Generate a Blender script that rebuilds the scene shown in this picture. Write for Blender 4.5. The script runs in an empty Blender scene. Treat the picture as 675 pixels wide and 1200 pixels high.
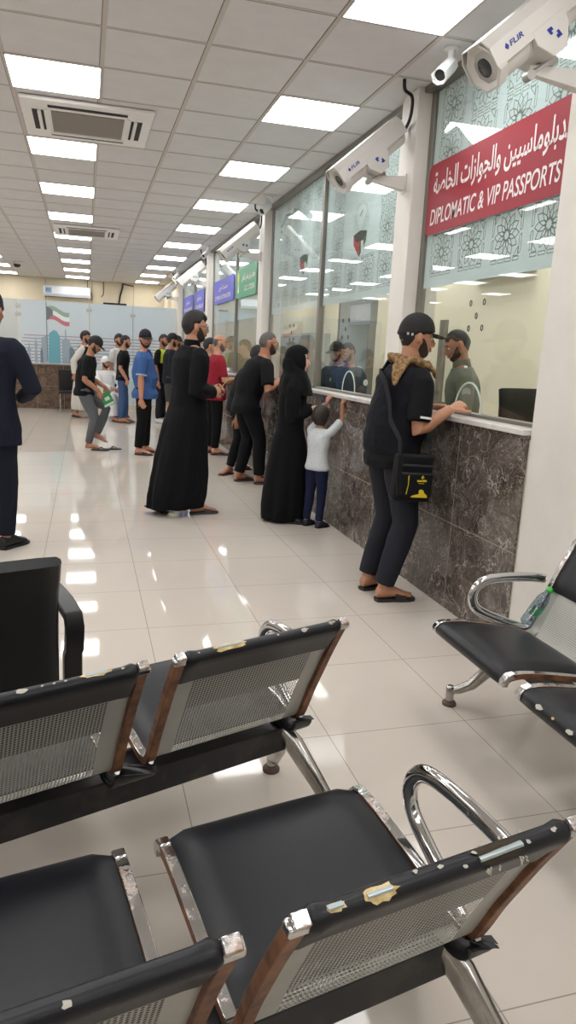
import bpy, bmesh, math, random
import numpy as np
from mathutils import Vector, Matrix, noise
V = Vector
C = bpy.context.scene.collection
S = bpy.context.scene
rad = math.radians
PI = math.pi

# ---------------------------------------------------------------- camera, world, exposure
HC = 3.209                                   # ceiling height
yaw, pit, rol, FPX = .2846, .2195, .046, 821.15
_f = V((math.sin(yaw)*math.cos(pit), math.cos(yaw)*math.cos(pit), -math.sin(pit)))
_r0 = V((math.cos(yaw), -math.sin(yaw), 0)); _u0 = _r0.cross(_f)
_r = _r0*math.cos(rol) + _u0*math.sin(rol); _u = _u0*math.cos(rol) - _r0*math.sin(rol)
cam = bpy.data.cameras.new('camera'); cam_o = bpy.data.objects.new('camera', cam); C.objects.link(cam_o)
cam.sensor_fit = 'VERTICAL'; cam.sensor_height = 24; cam.lens = 24*FPX/1200
cam.clip_start = .02; cam.clip_end = 100
cam_o.matrix_world = Matrix(((_r.x, _u.x, -_f.x, 0), (_r.y, _u.y, -_f.y, 0), (_r.z, _u.z, -_f.z, 1.47), (0, 0, 0, 1)))
S.camera = cam_o
w = bpy.data.worlds.new('world'); S.world = w; w.use_nodes = True
w.node_tree.nodes['Background'].inputs[0].default_value = (.9, .95, 1, 1)
w.node_tree.nodes['Background'].inputs[1].default_value = .05
S.view_settings.view_transform = 'Standard'; S.view_settings.look = 'None'
S.view_settings.gamma = 1; S.view_settings.use_curve_mapping = False
S.view_settings.exposure = .78
LAMP = 7.0                                   # radiance of the ceiling light panels
S.cycles.max_bounces = 10; S.cycles.transparent_max_bounces = 24
S.cycles.use_denoising = True

# ---------------------------------------------------------------- materials
def lin(c):
    return tuple(((x/255)/12.92 if x/255 <= .04045 else ((x/255+.055)/1.055)**2.4) for x in c) + (1,)
MATS = {}
def mat(name, col, rough=.6, metal=0, spec=.5, bump=None, coat=0, sheen=0, emit=0):
    if name in MATS: return MATS[name]
    m = bpy.data.materials.new(name); m.use_nodes = True; MATS[name] = m
    b = m.node_tree.nodes['Principled BSDF']
    b.inputs['Base Color'].default_value = lin(col); b.inputs['Roughness'].default_value = rough
    b.inputs['Metallic'].default_value = metal; b.inputs['Specular IOR Level'].default_value = spec
    b.inputs['Coat Weight'].default_value = coat; b.inputs['Sheen Weight'].default_value = sheen
    if emit:
        b.inputs['Emission Color'].default_value = lin(col); b.inputs['Emission Strength'].default_value = emit
    if bump:
        n, l = m.node_tree.nodes, m.node_tree.links
        tc = n.new('ShaderNodeTexCoord'); t = n.new('ShaderNodeTexNoise'); bp = n.new('ShaderNodeBump')
        t.inputs['Scale'].default_value = bump[0]; t.inputs['Detail'].default_value = 4
        bp.inputs['Strength'].default_value = bump[1]; bp.inputs['Distance'].default_value = bump[2] if len(bump) > 2 else .01
        l.new(tc.outputs['Object'], t.inputs['Vector']); l.new(t.outputs['Fac'], bp.inputs['Height']); l.new(bp.outputs['Normal'], b.inputs['Normal'])
    return m
class NT:                                    # tiny helper for node graphs
    def __init__(s, name):
        s.m = bpy.data.materials.new(name); s.m.use_nodes = True; MATS[name] = s.m
        s.t = s.m.node_tree; s.b = s.t.nodes['Principled BSDF']; s.out = s.t.nodes['Material Output']
    def n(s, kind, **kw):
        x = s.t.nodes.new('ShaderNode'+kind)
        for k, v in kw.items(): setattr(x, k, v)
        return x
    def set(s, sock, v):
        if isinstance(v, bpy.types.NodeSocket): s.t.links.new(v, sock)
        else: sock.default_value = v
    def math(s, op, a, b=0., c=0., clamp=False):
        x = s.n('Math', operation=op, use_clamp=clamp)
        for i, v in enumerate((a, b, c)): s.set(x.inputs[i], v)
        return x.outputs[0]
    def mix(s, fac, a, b):
        x = s.n('Mix', data_type='RGBA'); s.set(x.inputs[0], fac); s.set(x.inputs[6], a); s.set(x.inputs[7], b); return x.outputs[2]
    def noise(s, vec, scale, detail=4, rough=.55, dist=0):
        x = s.n('TexNoise'); s.set(x.inputs['Vector'], vec); x.inputs['Scale'].default_value = scale
        x.inputs['Detail'].default_value = detail; x.inputs['Roughness'].default_value = rough; x.inputs['Distortion'].default_value = dist
        return x.outputs['Fac'], x.outputs['Color']
    def ramp(s, fac, stops):
        x = s.n('ValToRGB'); s.set(x.inputs[0], fac); e = x.color_ramp.elements
        while len(e) < len(stops): e.new(.5)
        for el, (p, c) in zip(e, stops): el.position = p; el.color = c
        return x.outputs[0]
    def pos(s, kind='Object'):
        return s.n('TexCoord').outputs[kind]
    def base(s, v): s.set(s.b.inputs['Base Color'], v)
    def bump(s, h, strength=.3, dist=.01):
        x = s.n('Bump'); s.set(x.inputs['Height'], h); x.inputs['Strength'].default_value = strength; x.inputs['Distance'].default_value = dist
        s.t.links.new(x.outputs[0], s.b.inputs['Normal'])
g = lambda v: (v, v, v, 1)

def m_floor():
    k = NT('floor_tile'); p = k.n('NewGeometry').outputs['Position']; sx = k.n('SeparateXYZ'); k.set(sx.inputs[0], p)
    def line(c, o, per):
        u = k.math('FRACT', k.math('DIVIDE', k.math('SUBTRACT', c, o), per))
        d = k.math('MULTIPLY', k.math('MINIMUM', u, k.math('SUBTRACT', 1., u)), per)
        return k.math('SUBTRACT', 1., k.math('SMOOTHSTEP', d, .0012, .003) if False else k.math('MULTIPLY', k.math('SUBTRACT', d, .0010), 700., clamp=True))
    ln = k.math('MAXIMUM', line(sx.outputs[0], .9061, .6074), line(sx.outputs[1], 4.8495, .6184))
    f1, _ = k.noise(p, 1.3, 6, .6, .6); f2, _ = k.noise(p, 9, 4)
    tone = k.mix(f1, lin((212, 203, 192)), lin((199, 190, 180)))
    tone = k.mix(k.math('MULTIPLY', f2, .25), tone, lin((196, 186, 174)))
    k.base(k.mix(k.math('MULTIPLY', ln, .75), tone, lin((120, 110, 100))))
    k.set(k.b.inputs['Roughness'], k.math('ADD', .025, k.math('MULTIPLY', f1, .04)))
    k.b.inputs['Specular IOR Level'].default_value = .36
    return k.m
def m_marble(name, dark, mid, vein, sc=1., amt=1.):
    k = NT(name); p = k.pos(); mp = k.n('Mapping'); k.set(mp.inputs['Vector'], p); mp.inputs['Rotation'].default_value = (.5, .3, .8); p = mp.outputs[0]
    _, c = k.noise(p, 2.2*sc, 4); ad = k.n('Mix', data_type='VECTOR'); ad.inputs[0].default_value = .35
    k.set(ad.inputs[4], p); k.set(ad.inputs[5], c); q = ad.outputs[1]
    f, _ = k.noise(q, 5*sc, 8, .7, 1.2)
    base = k.ramp(f, [(.32, lin(dark)), (.52, lin(mid)), (.72, lin(tuple(int(a*.55+b*.45) for a, b in zip(mid, vein))))])
    fb, _ = k.noise(p, 1.4*sc, 3); base = k.mix(k.math('MULTIPLY', k.math('SUBTRACT', fb, .45, clamp=True), 2.0, clamp=True), base, lin(mid))
    for scl, wd, a in ((5.5*sc, .022, .8), (11*sc, .03, .55), (24*sc, .05, .35)):
        v = k.n('TexVoronoi', feature='DISTANCE_TO_EDGE'); k.set(v.inputs['Vector'], q); v.inputs['Scale'].default_value = scl
        d = v.outputs['Distance']; m2, _ = k.noise(q, scl*.6, 3)
        ln = k.math('MULTIPLY', k.math('SUBTRACT', 1., k.math('DIVIDE', d, wd), clamp=True), k.math('MULTIPLY', k.math('SUBTRACT', m2, .42, clamp=True), 7., clamp=True))
        base = k.mix(k.math('MULTIPLY', ln, a*amt), base, lin(vein))
    k.base(base); k.b.inputs['Roughness'].default_value = .14
    return k.m
def schlick(k, f0):
    lw = k.n('LayerWeight'); lw.inputs['Blend'].default_value = .5
    return k.math('ADD', f0, k.math('MULTIPLY', 1-f0, k.math('POWER', lw.outputs['Facing'], 5.)))
def m_glass(name, tint=(244, 247, 245), f0=.036):
    k = NT(name); tr = k.n('BsdfTransparent'); tr.inputs[0].default_value = lin(tint); gl = k.n('BsdfGlossy'); gl.inputs['Roughness'].default_value = 0.01
    mx = k.n('MixShader'); k.set(mx.inputs[0], schlick(k, f0)); k.set(mx.inputs[1], tr.outputs[0]); k.set(mx.inputs[2], gl.outputs[0]); k.set(k.out.inputs[0], mx.outputs[0])
    return k.m
def m_film(name, col, alpha, transl=.5):
    k = NT(name); tr = k.n('BsdfTransparent'); df = k.n('BsdfDiffuse'); df.inputs[0].default_value = lin(col); tl = k.n('BsdfTranslucent'); tl.inputs[0].default_value = lin(col)
    a = k.n('MixShader'); a.inputs[0].default_value = transl; k.set(a.inputs[1], df.outputs[0]); k.set(a.inputs[2], tl.outputs[0])
    b = k.n('MixShader'); b.inputs[0].default_value = alpha; k.set(b.inputs[1], tr.outputs[0]); k.set(b.inputs[2], a.outputs[0]); k.set(k.out.inputs[0], b.outputs[0])
    return k.m
def m_perf():                                # perforated sheet steel, holes by UV in metres
    k = NT('perforated_steel'); uv = k.n('UVMap').outputs[0]; sp = k.n('SeparateXYZ'); k.set(sp.inputs[0], uv); u, v = sp.outputs[0], sp.outputs[1]
    P = .0088
    fu = k.math('SUBTRACT', k.math('FRACT', k.math('DIVIDE', u, P)), .5); fv = k.math('SUBTRACT', k.math('FRACT', k.math('DIVIDE', v, P)), .5)
    d = k.math('SQRT', k.math('ADD', k.math('MULTIPLY', fu, fu), k.math('MULTIPLY', fv, fv)))
    hole = k.math('LESS_THAN', d, .335)
    inx = k.math('LESS_THAN', k.math('ABSOLUTE', u), .185)
    hole = k.math('MULTIPLY', hole, inx)
    tr = k.n('BsdfTransparent'); mx = k.n('MixShader'); k.set(mx.inputs[0], hole); k.set(mx.inputs[1], k.b.outputs[0]); k.set(mx.inputs[2], tr.outputs[0]); k.set(k.out.inputs[0], mx.outputs[0])
    f, _ = k.noise(k.pos(), 14, 5); k.base(k.mix(f, lin((178, 178, 172)), lin((158, 158, 152))))
    k.b.inputs['Roughness'].default_value = .45; k.b.inputs['Metallic'].default_value = .25
    return k.m
def m_rustchrome():
    k = NT('rusty_chrome'); f, _ = k.noise(k.pos(), 11, 6, .7); f2, _ = k.noise(k.pos(), 120, 3)
    r = k.math('MULTIPLY', k.math('SUBTRACT', k.math('ADD', f, k.math('MULTIPLY', f2, .2)), .61, clamp=True), 6., clamp=True)
    k.base(k.mix(r, lin((205, 205, 205)), k.mix(f2, lin((128, 84, 52)), lin((176, 132, 92)))))
    k.set(k.b.inputs['Metallic'], k.math('SUBTRACT', 1., k.math('MULTIPLY', r, .9))); k.set(k.b.inputs['Roughness'], k.math('ADD', .12, k.math('MULTIPLY', r, .5)))
    return k.m
def m_noisecol(name, a, b, sc, rough, metal=0, lo=.35, hi=.65, spec=.5, bump=0):
    k = NT(name); f, _ = k.noise(k.pos(), sc, 6, .65); k.base(k.ramp(f, [(lo, lin(a)), (hi, lin(b))])); k.b.inputs['Roughness'].default_value = rough
    k.b.inputs['Metallic'].default_value = metal; k.b.inputs['Specular IOR Level'].default_value = spec
    if bump:
        f2, _ = k.noise(k.pos(), bump[0], 3); k.bump(f2, bump[1], bump[2])
    return k.m
M_FLOOR = m_floor()
M_MARBLE = m_marble('dark_marble', (46, 40, 37), (90, 81, 75), (200, 192, 184), 1.7)
M_MARBLE_B = m_marble('brown_marble', (58, 42, 34), (98, 78, 64), (170, 150, 132), 1.6, .6)
M_GLASS = m_glass('clear_glass'); M_FROST = m_film('frosted_film', (238, 247, 252), .9, .32); M_FROST2 = m_film('frosted_glass', (216, 226, 232), .82, .3)
M_PERF = m_perf(); M_RUSTC = m_rustchrome()
M_RUST = m_noisecol('rusted_steel', (88, 58, 42), (146, 102, 72), 18, .5, .35)
M_LEATHER = m_noisecol('black_leather', (10, 12, 18), (15, 17, 25), 6, .38, 0, .3, .7, .4, (260, .12, .002))
M_CHROME = mat('chrome', (215, 215, 215), .09, 1); M_STEEL = mat('brushed_steel', (180, 180, 178), .28, 1)
M_BEAM = m_noisecol('worn_black_steel', (22, 23, 27), (62, 58, 54), 9, .42, 0, .5, .78)
M_BLACKP = mat('black_plastic', (20, 20, 22), .4); M_FOAM = m_noisecol('torn_foam', (176, 146, 84), (226, 206, 160), 40, .9)
M_FLECK = mat('pale_backing', (184, 180, 170), .8); M_BLACKL = m_noisecol('chair_black_leather', (8, 9, 12), (13, 14, 18), 5, .38, 0, .3, .7, .4, (220, .1, .002))
M_WALL = m_noisecol('painted_wall', (226, 222, 214), (218, 213, 205), 2, .65); M_COL = m_noisecol('column_paint', (230, 226, 220), (222, 217, 210), 2, .5)
M_CREAM = m_noisecol('cream_panel_wall', (224, 212, 186), (216, 203, 176), 1.5, .6); M_INWALL = mat('office_wall', (236, 226, 202), .7)
M_TILE = m_noisecol('ceiling_tile', (220, 219, 220), (213, 212, 213), 5, .9, 0, .3, .7, .2); M_GRID = mat('ceiling_grid', (196, 190, 184), .6); M_GAP = mat('ceiling_gap', (120, 114, 108), .9)
M_ALU = mat('grey_aluminium', (132, 128, 122), .38, .55); M_SILL = m_noisecol('white_marble_sill', (222, 220, 216), (200, 196, 192), 6, .2)
M_WHITE = mat('white_plastic', (226, 226, 226), .35); M_WHITEP = mat('white_paint_metal', (214, 211, 206), .35, .1); M_DARK = mat('dark_slot', (26, 26, 27), .7)
M_GRILLE = mat('grille_grey', (140, 132, 126), .8); M_BLUE = mat('logo_blue', (34, 52, 150), .5); M_RED = mat('sign_red', (152, 30, 48), .45); M_SWHITE = mat('sign_lettering', (235, 225, 225), .5)
M_SBLUE = mat('sign_blue', (82, 88, 190), .45); M_SGREEN = mat('sign_green', (72, 152, 112), .45); M_LINE = mat('etched_line', (146, 156, 152), .8); M_RUBBER = mat('brown_rubber', (92, 72, 64), .6)
def m_lamp():
    k = NT('light_diffuser'); e = k.n('Emission'); e.inputs[0].default_value = (1, .995, .985, 1); e.inputs[1].default_value = LAMP; k.set(k.out.inputs[0], e.outputs[0]); return k.m
M_LAMP = m_lamp()

# ---------------------------------------------------------------- mesh helpers
class MB:
    def __init__(s): s.v = []; s.f = []; s.mi = []; s.uv = None
    def add(s, vs, fs, mi=0):
        o = len(s.v); s.v += [tuple(p) for p in vs]; s.f += [tuple(o+i for i in q) for q in fs]; s.mi += [mi]*len(fs)
    def box(s, c, d, M=None, mi=0):
        vs = [V((c[0]+i*d[0]/2, c[1]+j*d[1]/2, c[2]+k*d[2]/2)) for i in (-1, 1) for j in (-1, 1) for k in (-1, 1)]
        if M: vs = [M @ p for p in vs]
        s.add(vs, [(0, 1, 3, 2), (4, 6, 7, 5), (0, 4, 5, 1), (2, 3, 7, 6), (0, 2, 6, 4), (1, 5, 7, 3)], mi)
    def loft(s, rings, mi=0, caps=True, closed=True):
        n = len(rings[0]); vs = [p for r in rings for p in r]; fs = []
        for i in range(len(rings)-1):
            for j in range(n if closed else n-1):
                k = (j+1) % n; fs.append((i*n+j, i*n+k, (i+1)*n+k, (i+1)*n+j))
        if caps: fs += [tuple(range(n-1, -1, -1)), tuple((len(rings)-1)*n+j for j in range(n))]
        s.add(vs, fs, mi)
    def tube(s, pts, rd, n=12, mi=0, up=None, caps=True, rect=False, closed=False):
        pts = [V(p) for p in pts]; rings = []; m = len(pts); nb = None
        for i, p in enumerate(pts):
            if closed: t = pts[(i+1) % m]-pts[i-1]
            else: t = pts[min(i+1, m-1)]-pts[max(i-1, 0)]
            t = t.normalized() if t.length > 1e-9 else V((0, 0, 1))
            if up is not None: b = V(up)
            elif nb is not None: b = nb
            else: b = V((0, 0, 1)) if abs(t.z) < .9 else V((1, 0, 0))
            b = b-t*b.dot(t); b = b.normalized() if b.length > 1e-6 else t.orthogonal().normalized(); nb = b; sd = t.cross(b)
            r = rd[i] if isinstance(rd, (list, tuple)) and isinstance(rd[0], (list, tuple)) else ((rd[i], rd[i]) if isinstance(rd, list) else (rd if isinstance(rd, tuple) else (rd, rd)))
            if rect: q = [(1, 1), (-1, 1), (-1, -1), (1, -1)]
            else: q = [(math.cos(2*PI*k/n), math.sin(2*PI*k/n)) for k in range(n)]
            rings.append([p+b*(a*r[0])+sd*(c*r[1]) for a, c in q])
        if closed: rings.append(rings[0])
        s.loft(rings, mi, caps and not closed)
    def ell(s, c, r, M=None, n=14, k=9, mi=0):
        c = V(c); R = M.to_3x3() if M else Matrix.Identity(3)
        rings = [[c+R @ V((r[0]*math.sin(a)*math.cos(b), r[1]*math.sin(a)*math.sin(b), -r[2]*math.cos(a))) for b in [2*PI*j/n for j in range(n)]] for a in [max(.03, PI*i/k) if i < k else PI-.03 for i in range(k+1)]]
        s.loft(rings, mi)
    def prism(s, out, h, M=None, mi=0):      # outline in xy, extruded along z
        n = len(out); a = [V((x, y, 0)) for x, y in out]+[V((x, y, h)) for x, y in out]
        if M: a = [M @ p for p in a]
        s.add(a, [tuple(range(n-1, -1, -1)), tuple(range(n, 2*n))]+[(i, (i+1) % n, n+(i+1) % n, n+i) for i in range(n)], mi)
    def lathe(s, prof, n=20, M=None, mi=0):  # (r, z)
        rings = [[V((max(r, 1e-4)*math.cos(2*PI*j/n), max(r, 1e-4)*math.sin(2*PI*j/n), z)) for j in range(n)] for r, z in prof]
        if M: rings = [[M @ p for p in r] for r in rings]
        s.loft(rings, mi)
    def build(s, name, mats, parent=None, smooth=True, angle=38, bevel=0, seg=2, sub=0, loc=None):
        me = bpy.data.meshes.new(name); me.from_pydata(s.v, [], s.f)
        for m in (mats if isinstance(mats, (list, tuple)) else [mats]): me.materials.append(m)
        if len(set(s.mi)) > 1: me.polygons.foreach_set('material_index', s.mi)
        bm = bmesh.new(); bm.from_mesh(me); bmesh.ops.recalc_face_normals(bm, faces=bm.faces); bm.to_mesh(me); bm.free()
        if smooth:
            me.polygons.foreach_set('use_smooth', [True]*len(me.polygons)); me.set_sharp_from_angle(angle=rad(angle))
        o = bpy.data.objects.new(name, me); C.objects.link(o)
        if parent: o.parent = parent
        if loc: o.location = loc
        if bevel:
            b = o.modifiers.new('bevel', 'BEVEL'); b.width = bevel; b.segments = seg; b.limit_method = 'ANGLE'; b.angle_limit = rad(40)
        if sub:
            b = o.modifiers.new('sub', 'SUBSURF'); b.levels = b.render_levels = sub
        return o
def tag(o, label=None, cat=None, group=None, kind=None):
    if label: o['label'] = label
    if cat: o['category'] = cat
    if group: o['group'] = group
    if kind: o['kind'] = kind
    return o
def empty(name, loc=(0, 0, 0), rz=0, label=None, cat=None, group=None, kind=None):
    o = bpy.data.objects.new(name, None); C.objects.link(o); o.location = loc; o.rotation_euler = (0, 0, rz); o.empty_display_size = .1
    return tag(o, label, cat, group, kind)
def copy_tree(o, parent=None):
    c = o.copy(); C.objects.link(c)
    if parent: c.parent = parent; c.matrix_parent_inverse = o.matrix_parent_inverse
    for ch in list(o.children): copy_tree(ch, c)
    return c
def quick(name, boxes, m, parent=None, kind=None, bevel=0, **kw):
    b = MB()
    for c, d in boxes: b.box(c, d)
    o = b.build(name, m, parent, smooth=False, bevel=bevel, **kw)
    if kind: o['kind'] = kind
    return o
def span(x0, x1, y0, y1, z0, z1): return (((x0+x1)/2, (y0+y1)/2, (z0+z1)/2), (x1-x0, y1-y0, z1-z0))
# Arabic lettering: joined letter forms in visual order
AR = {'ا': 0xFE8D, 'أ': 0xFE83, 'ب': 0xFE8F, 'ة': 0xFE93, 'ت': 0xFE95, 'ج': 0xFE9D, 'خ': 0xFEA5, 'د': 0xFEA9, 'ر': 0xFEAD, 'ز': 0xFEAF, 'س': 0xFEB1, 'ص': 0xFEB9,
      'ع': 0xFEC9, 'ل': 0xFEDD, 'م': 0xFEE1, 'ن': 0xFEE5, 'و': 0xFEED, 'ى': 0xFEEF, 'ي': 0xFEF1, 'ط': 0xFEC1}
ONLY = set('اأةدرزوى')
def arabic(s):
    out = []
    for i, c in enumerate(s):
        if c not in AR: out.append(c); continue
        prev = i > 0 and s[i-1] in AR and s[i-1] not in ONLY
        nxt = i+1 < len(s) and s[i+1] in AR and c not in ONLY
        b = AR[c]
        out.append(chr(b + (3 if prev and nxt else 1 if prev else 2 if nxt else 0)))
    return ''.join(reversed(out))
def lettering(name, text, m, width, height, M, parent, bold=0., depth=.001, shear=0):
    """text fitted to width x height metres, placed by matrix M (x along the writing, y up)"""
    c = bpy.data.curves.new(name, 'FONT'); c.body = text; c.size = 1; c.offset = bold; c.shear = shear; c.extrude = 0
    t = bpy.data.objects.new(name, c); C.objects.link(t); bpy.context.view_layer.update()
    me = bpy.data.meshes.new_from_object(t.evaluated_get(bpy.context.evaluated_depsgraph_get())); bpy.data.objects.remove(t)
    co = np.array([v.co for v in me.vertices]); lo, hi = co.min(0), co.max(0); sc = ((width/(hi[0]-lo[0])), (height/(hi[1]-lo[1])))
    for v in me.vertices:
        v.co = M @ V(((v.co.x-lo[0])*sc[0], (v.co.y-lo[1])*sc[1], depth))
    me.materials.clear(); me.materials.append(m)
    o = bpy.data.objects.new(name, me); C.objects.link(o); o.parent = parent; return o

# ================================================================ structure
XW, XG = 2.11, 2.215
quick('floor', [span(-7, 6, -4.5, 20.6, -.2, 0)], M_FLOOR, kind='structure')
quick('ceiling', [span(-7, 6, -4.5, 20.6, HC, HC+.2)], M_TILE, kind='structure')
GX, GY, SX = .1315, 4.523, .5896
b = MB()
for k in range(-12, 4): b.box((GX+k*SX, 8, HC-.001), (.026, 25, .006), mi=0); b.box((GX+k*SX-.015, 8, HC-.0005), (.005, 25, .003), mi=1)
for k in range(-15, 27):
    b.box((-2.45, GY+.6*k, HC-.0005), (9.2, .016, .004), mi=0); b.box((-2.45, GY+.6*k+.012, HC-.0004), (9.2, .007, .003), mi=1)
tag(b.build('trim_1', [M_GRID, M_GAP], smooth=False), kind='structure')
quick('wall_far', [span(-7, 6, 20.6, 20.8, 0, HC)], M_CREAM, kind='structure')
quick('wall_left', [span(-7.2, -7, -4.5, 20.6, 0, HC)], M_WALL, kind='structure')
quick('wall_back', [span(-7, 2.2, -4.7, -4.5, 0, HC)], M_WALL, kind='structure')
quick('wall_right', [span(XW, XW+.35, -4.5, 3.005, 0, HC)], M_COL, kind='structure', bevel=.006)
quick('wall_office', [span(4.7, 4.9, 2.4, 20.6, 0, HC), span(2.46, 4.7, 2.4, 2.55, 0, HC)], M_INWALL, kind='structure')
for k in range(4):
    y = 4.63+4.16*k
    quick('column', [span(XW, XW+.25, y, y+.25, 0, HC)], M_COL, kind='structure', bevel=.006)
quick('wall_right_end', [span(XW, XW+.25, 17.36, 20.6, 0, HC)], M_CREAM, kind='structure')
b = MB()                                     # joints between the cream wall panels
for x in (-3.4, -2.2, -1.0, .2, 1.3): b.box((x, 20.597, 1.6), (.008, .006, 3.2))
tag(b.build('trim_2', M_GAP, smooth=False), kind='structure')
BAYS = [(3.005, 4.63, []), (4.88, 8.79, [6.77]), (9.04, 12.95, [10.85]), (13.2, 17.11, [15.15])]
M_HOLE = mat('speech_hole_rim', (70, 74, 70), .5)

def ribbon(b, p, q, wd, x):                  # flat line in the plane of the glass
    p, q = V(p), V(q); d = (q-p); L = d.length
    if L < 1e-6: return
    d /= L; n = V((-d.y, d.x))*wd/2
    b.add([V((x, (p+n).x, (p+n).y)), V((x, (q+n).x, (q+n).y)), V((x, (q-n).x, (q-n).y)), V((x, (p-n).x, (p-n).y))], [(0, 1, 2, 3)])
def rosette(b, cy, cz, R, x, wd):
    P = lambda a, r: (cy+r*math.sin(a), cz+r*math.cos(a))
    for k in range(12):
        a = 2*PI*k/12; h = PI/12
        ribbon(b, P(a, R), P(a+h, R*.74), wd, x); ribbon(b, P(a, R), P(a-h, R*.74), wd, x)
        ribbon(b, P(a+h, R*.74), P(a+2*h, R*.42), wd, x); ribbon(b, P(a+h, R*.74), P(a, R*.42), wd, x)
        ribbon(b, P(a, R*.42), P(a+h, R*.2), wd, x); ribbon(b, P(a, R*.42), P(a-h, R*.2), wd, x)
        ribbon(b, P(a, R*.42), P(a, R*.16), wd, x)
def cell(b, cy, cz, W, H, x, wd):
    rosette(b, cy, cz, min(W, H)*.43, x, wd)
    for s in (-1, 1):                        # little brick frames above, below and at the sides
        for i in range(4):
            y = cy-W*.42+W*.21*(i+.5); z = cz+s*H*.47
            q = [(y-W*.08, z-.009), (y+W*.08, z-.009), (y+W*.08, z+.009), (y-W*.08, z+.009)]
            for j in range(4): ribbon(b, q[j], q[(j+1) % 4], wd*.8, x)
        y = cy+s*W*.40
        for i in range(2):
            z = cz+(i-.5)*H*.42
            q = [(y-.009, z-H*.15), (y+.009, z-H*.18), (y+.009, z+H*.15), (y-.009, z+H*.18)]
            for j in range(4): ribbon(b, q[j], q[(j+1) % 4], wd*.8, x)
        for t in (-1, 1):
            q = [(cy+s*W*.36, cz+t*H*.42), (cy+s*W*.24, cz+t*H*.42), (cy+s*W*.36, cz+t*H*.26)]
            for j in range(3): ribbon(b, q[j], q[(j+1) % 3], wd*.8, x)
M_SHB = mat('shield_black', (24, 30, 30), .6); M_SHR = mat('shield_red', (200, 30, 58), .6); M_SHG = mat('shield_green', (24, 118, 70), .6); M_SHW = mat('shield_white', (240, 240, 238), .6)
def emblem(y, z, parent, x):                 # falcon ring and a flag-coloured shield
    b = MB(); n = 28
    for r in (.17, .155):
        for k in range(n):
            a, c = 2*PI*k/n, 2*PI*(k+1)/n
            ribbon(b, (y+r*math.sin(a), z+.15+r*1.1*math.cos(a)), (y+r*math.sin(c), z+.15+r*1.1*math.cos(c)), .003, x)
    for s in (-1, 1):
        for i in range(5):
            ribbon(b, (y+s*(.03+.02*i), z+.10+.03*i), (y+s*(.06+.016*i), z+.0+.045*i), .005, x)
        ribbon(b, (y+s*.03, z+.10), (y+s*.13, z+.24), .006, x); ribbon(b, (y+s*.06, z), (y+s*.14, z+.2), .006, x)
    ribbon(b, (y-.03, z+.26), (y+.03, z+.22), .02, x)
    b.build('falcon_outline', mat('etched_pale', (168, 178, 176), .8), parent, smooth=False)
    b = MB(); w_, h_ = .15, .17
    def poly(q, mi): b.add([V((x-.0005, y+a*w_, z+c*h_)) for a, c in q], [tuple(range(len(q)))], mi)
    poly([(-1, .5), (0, .62), (1, .5), (.55, .12), (-.55, .12)], 0); poly([(1, .5), (.55, .12), (.0, .12), (0, -.62), (.55, -.25), (.95, .05)], 3)
    poly([(-1, .5), (-.95, .05), (-.62, -.22), (-.55, .12)], 2); poly([(-.55, .12), (-.62, -.22), (-.3, -.42), (-.18, .12)], 1); poly([(-.18, .12), (-.3, -.42), (0, -.62), (0, .12)], 2)
    b.build('shield', [M_SHB, M_SHW, M_SHG, M_SHR], parent, smooth=False)

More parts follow.
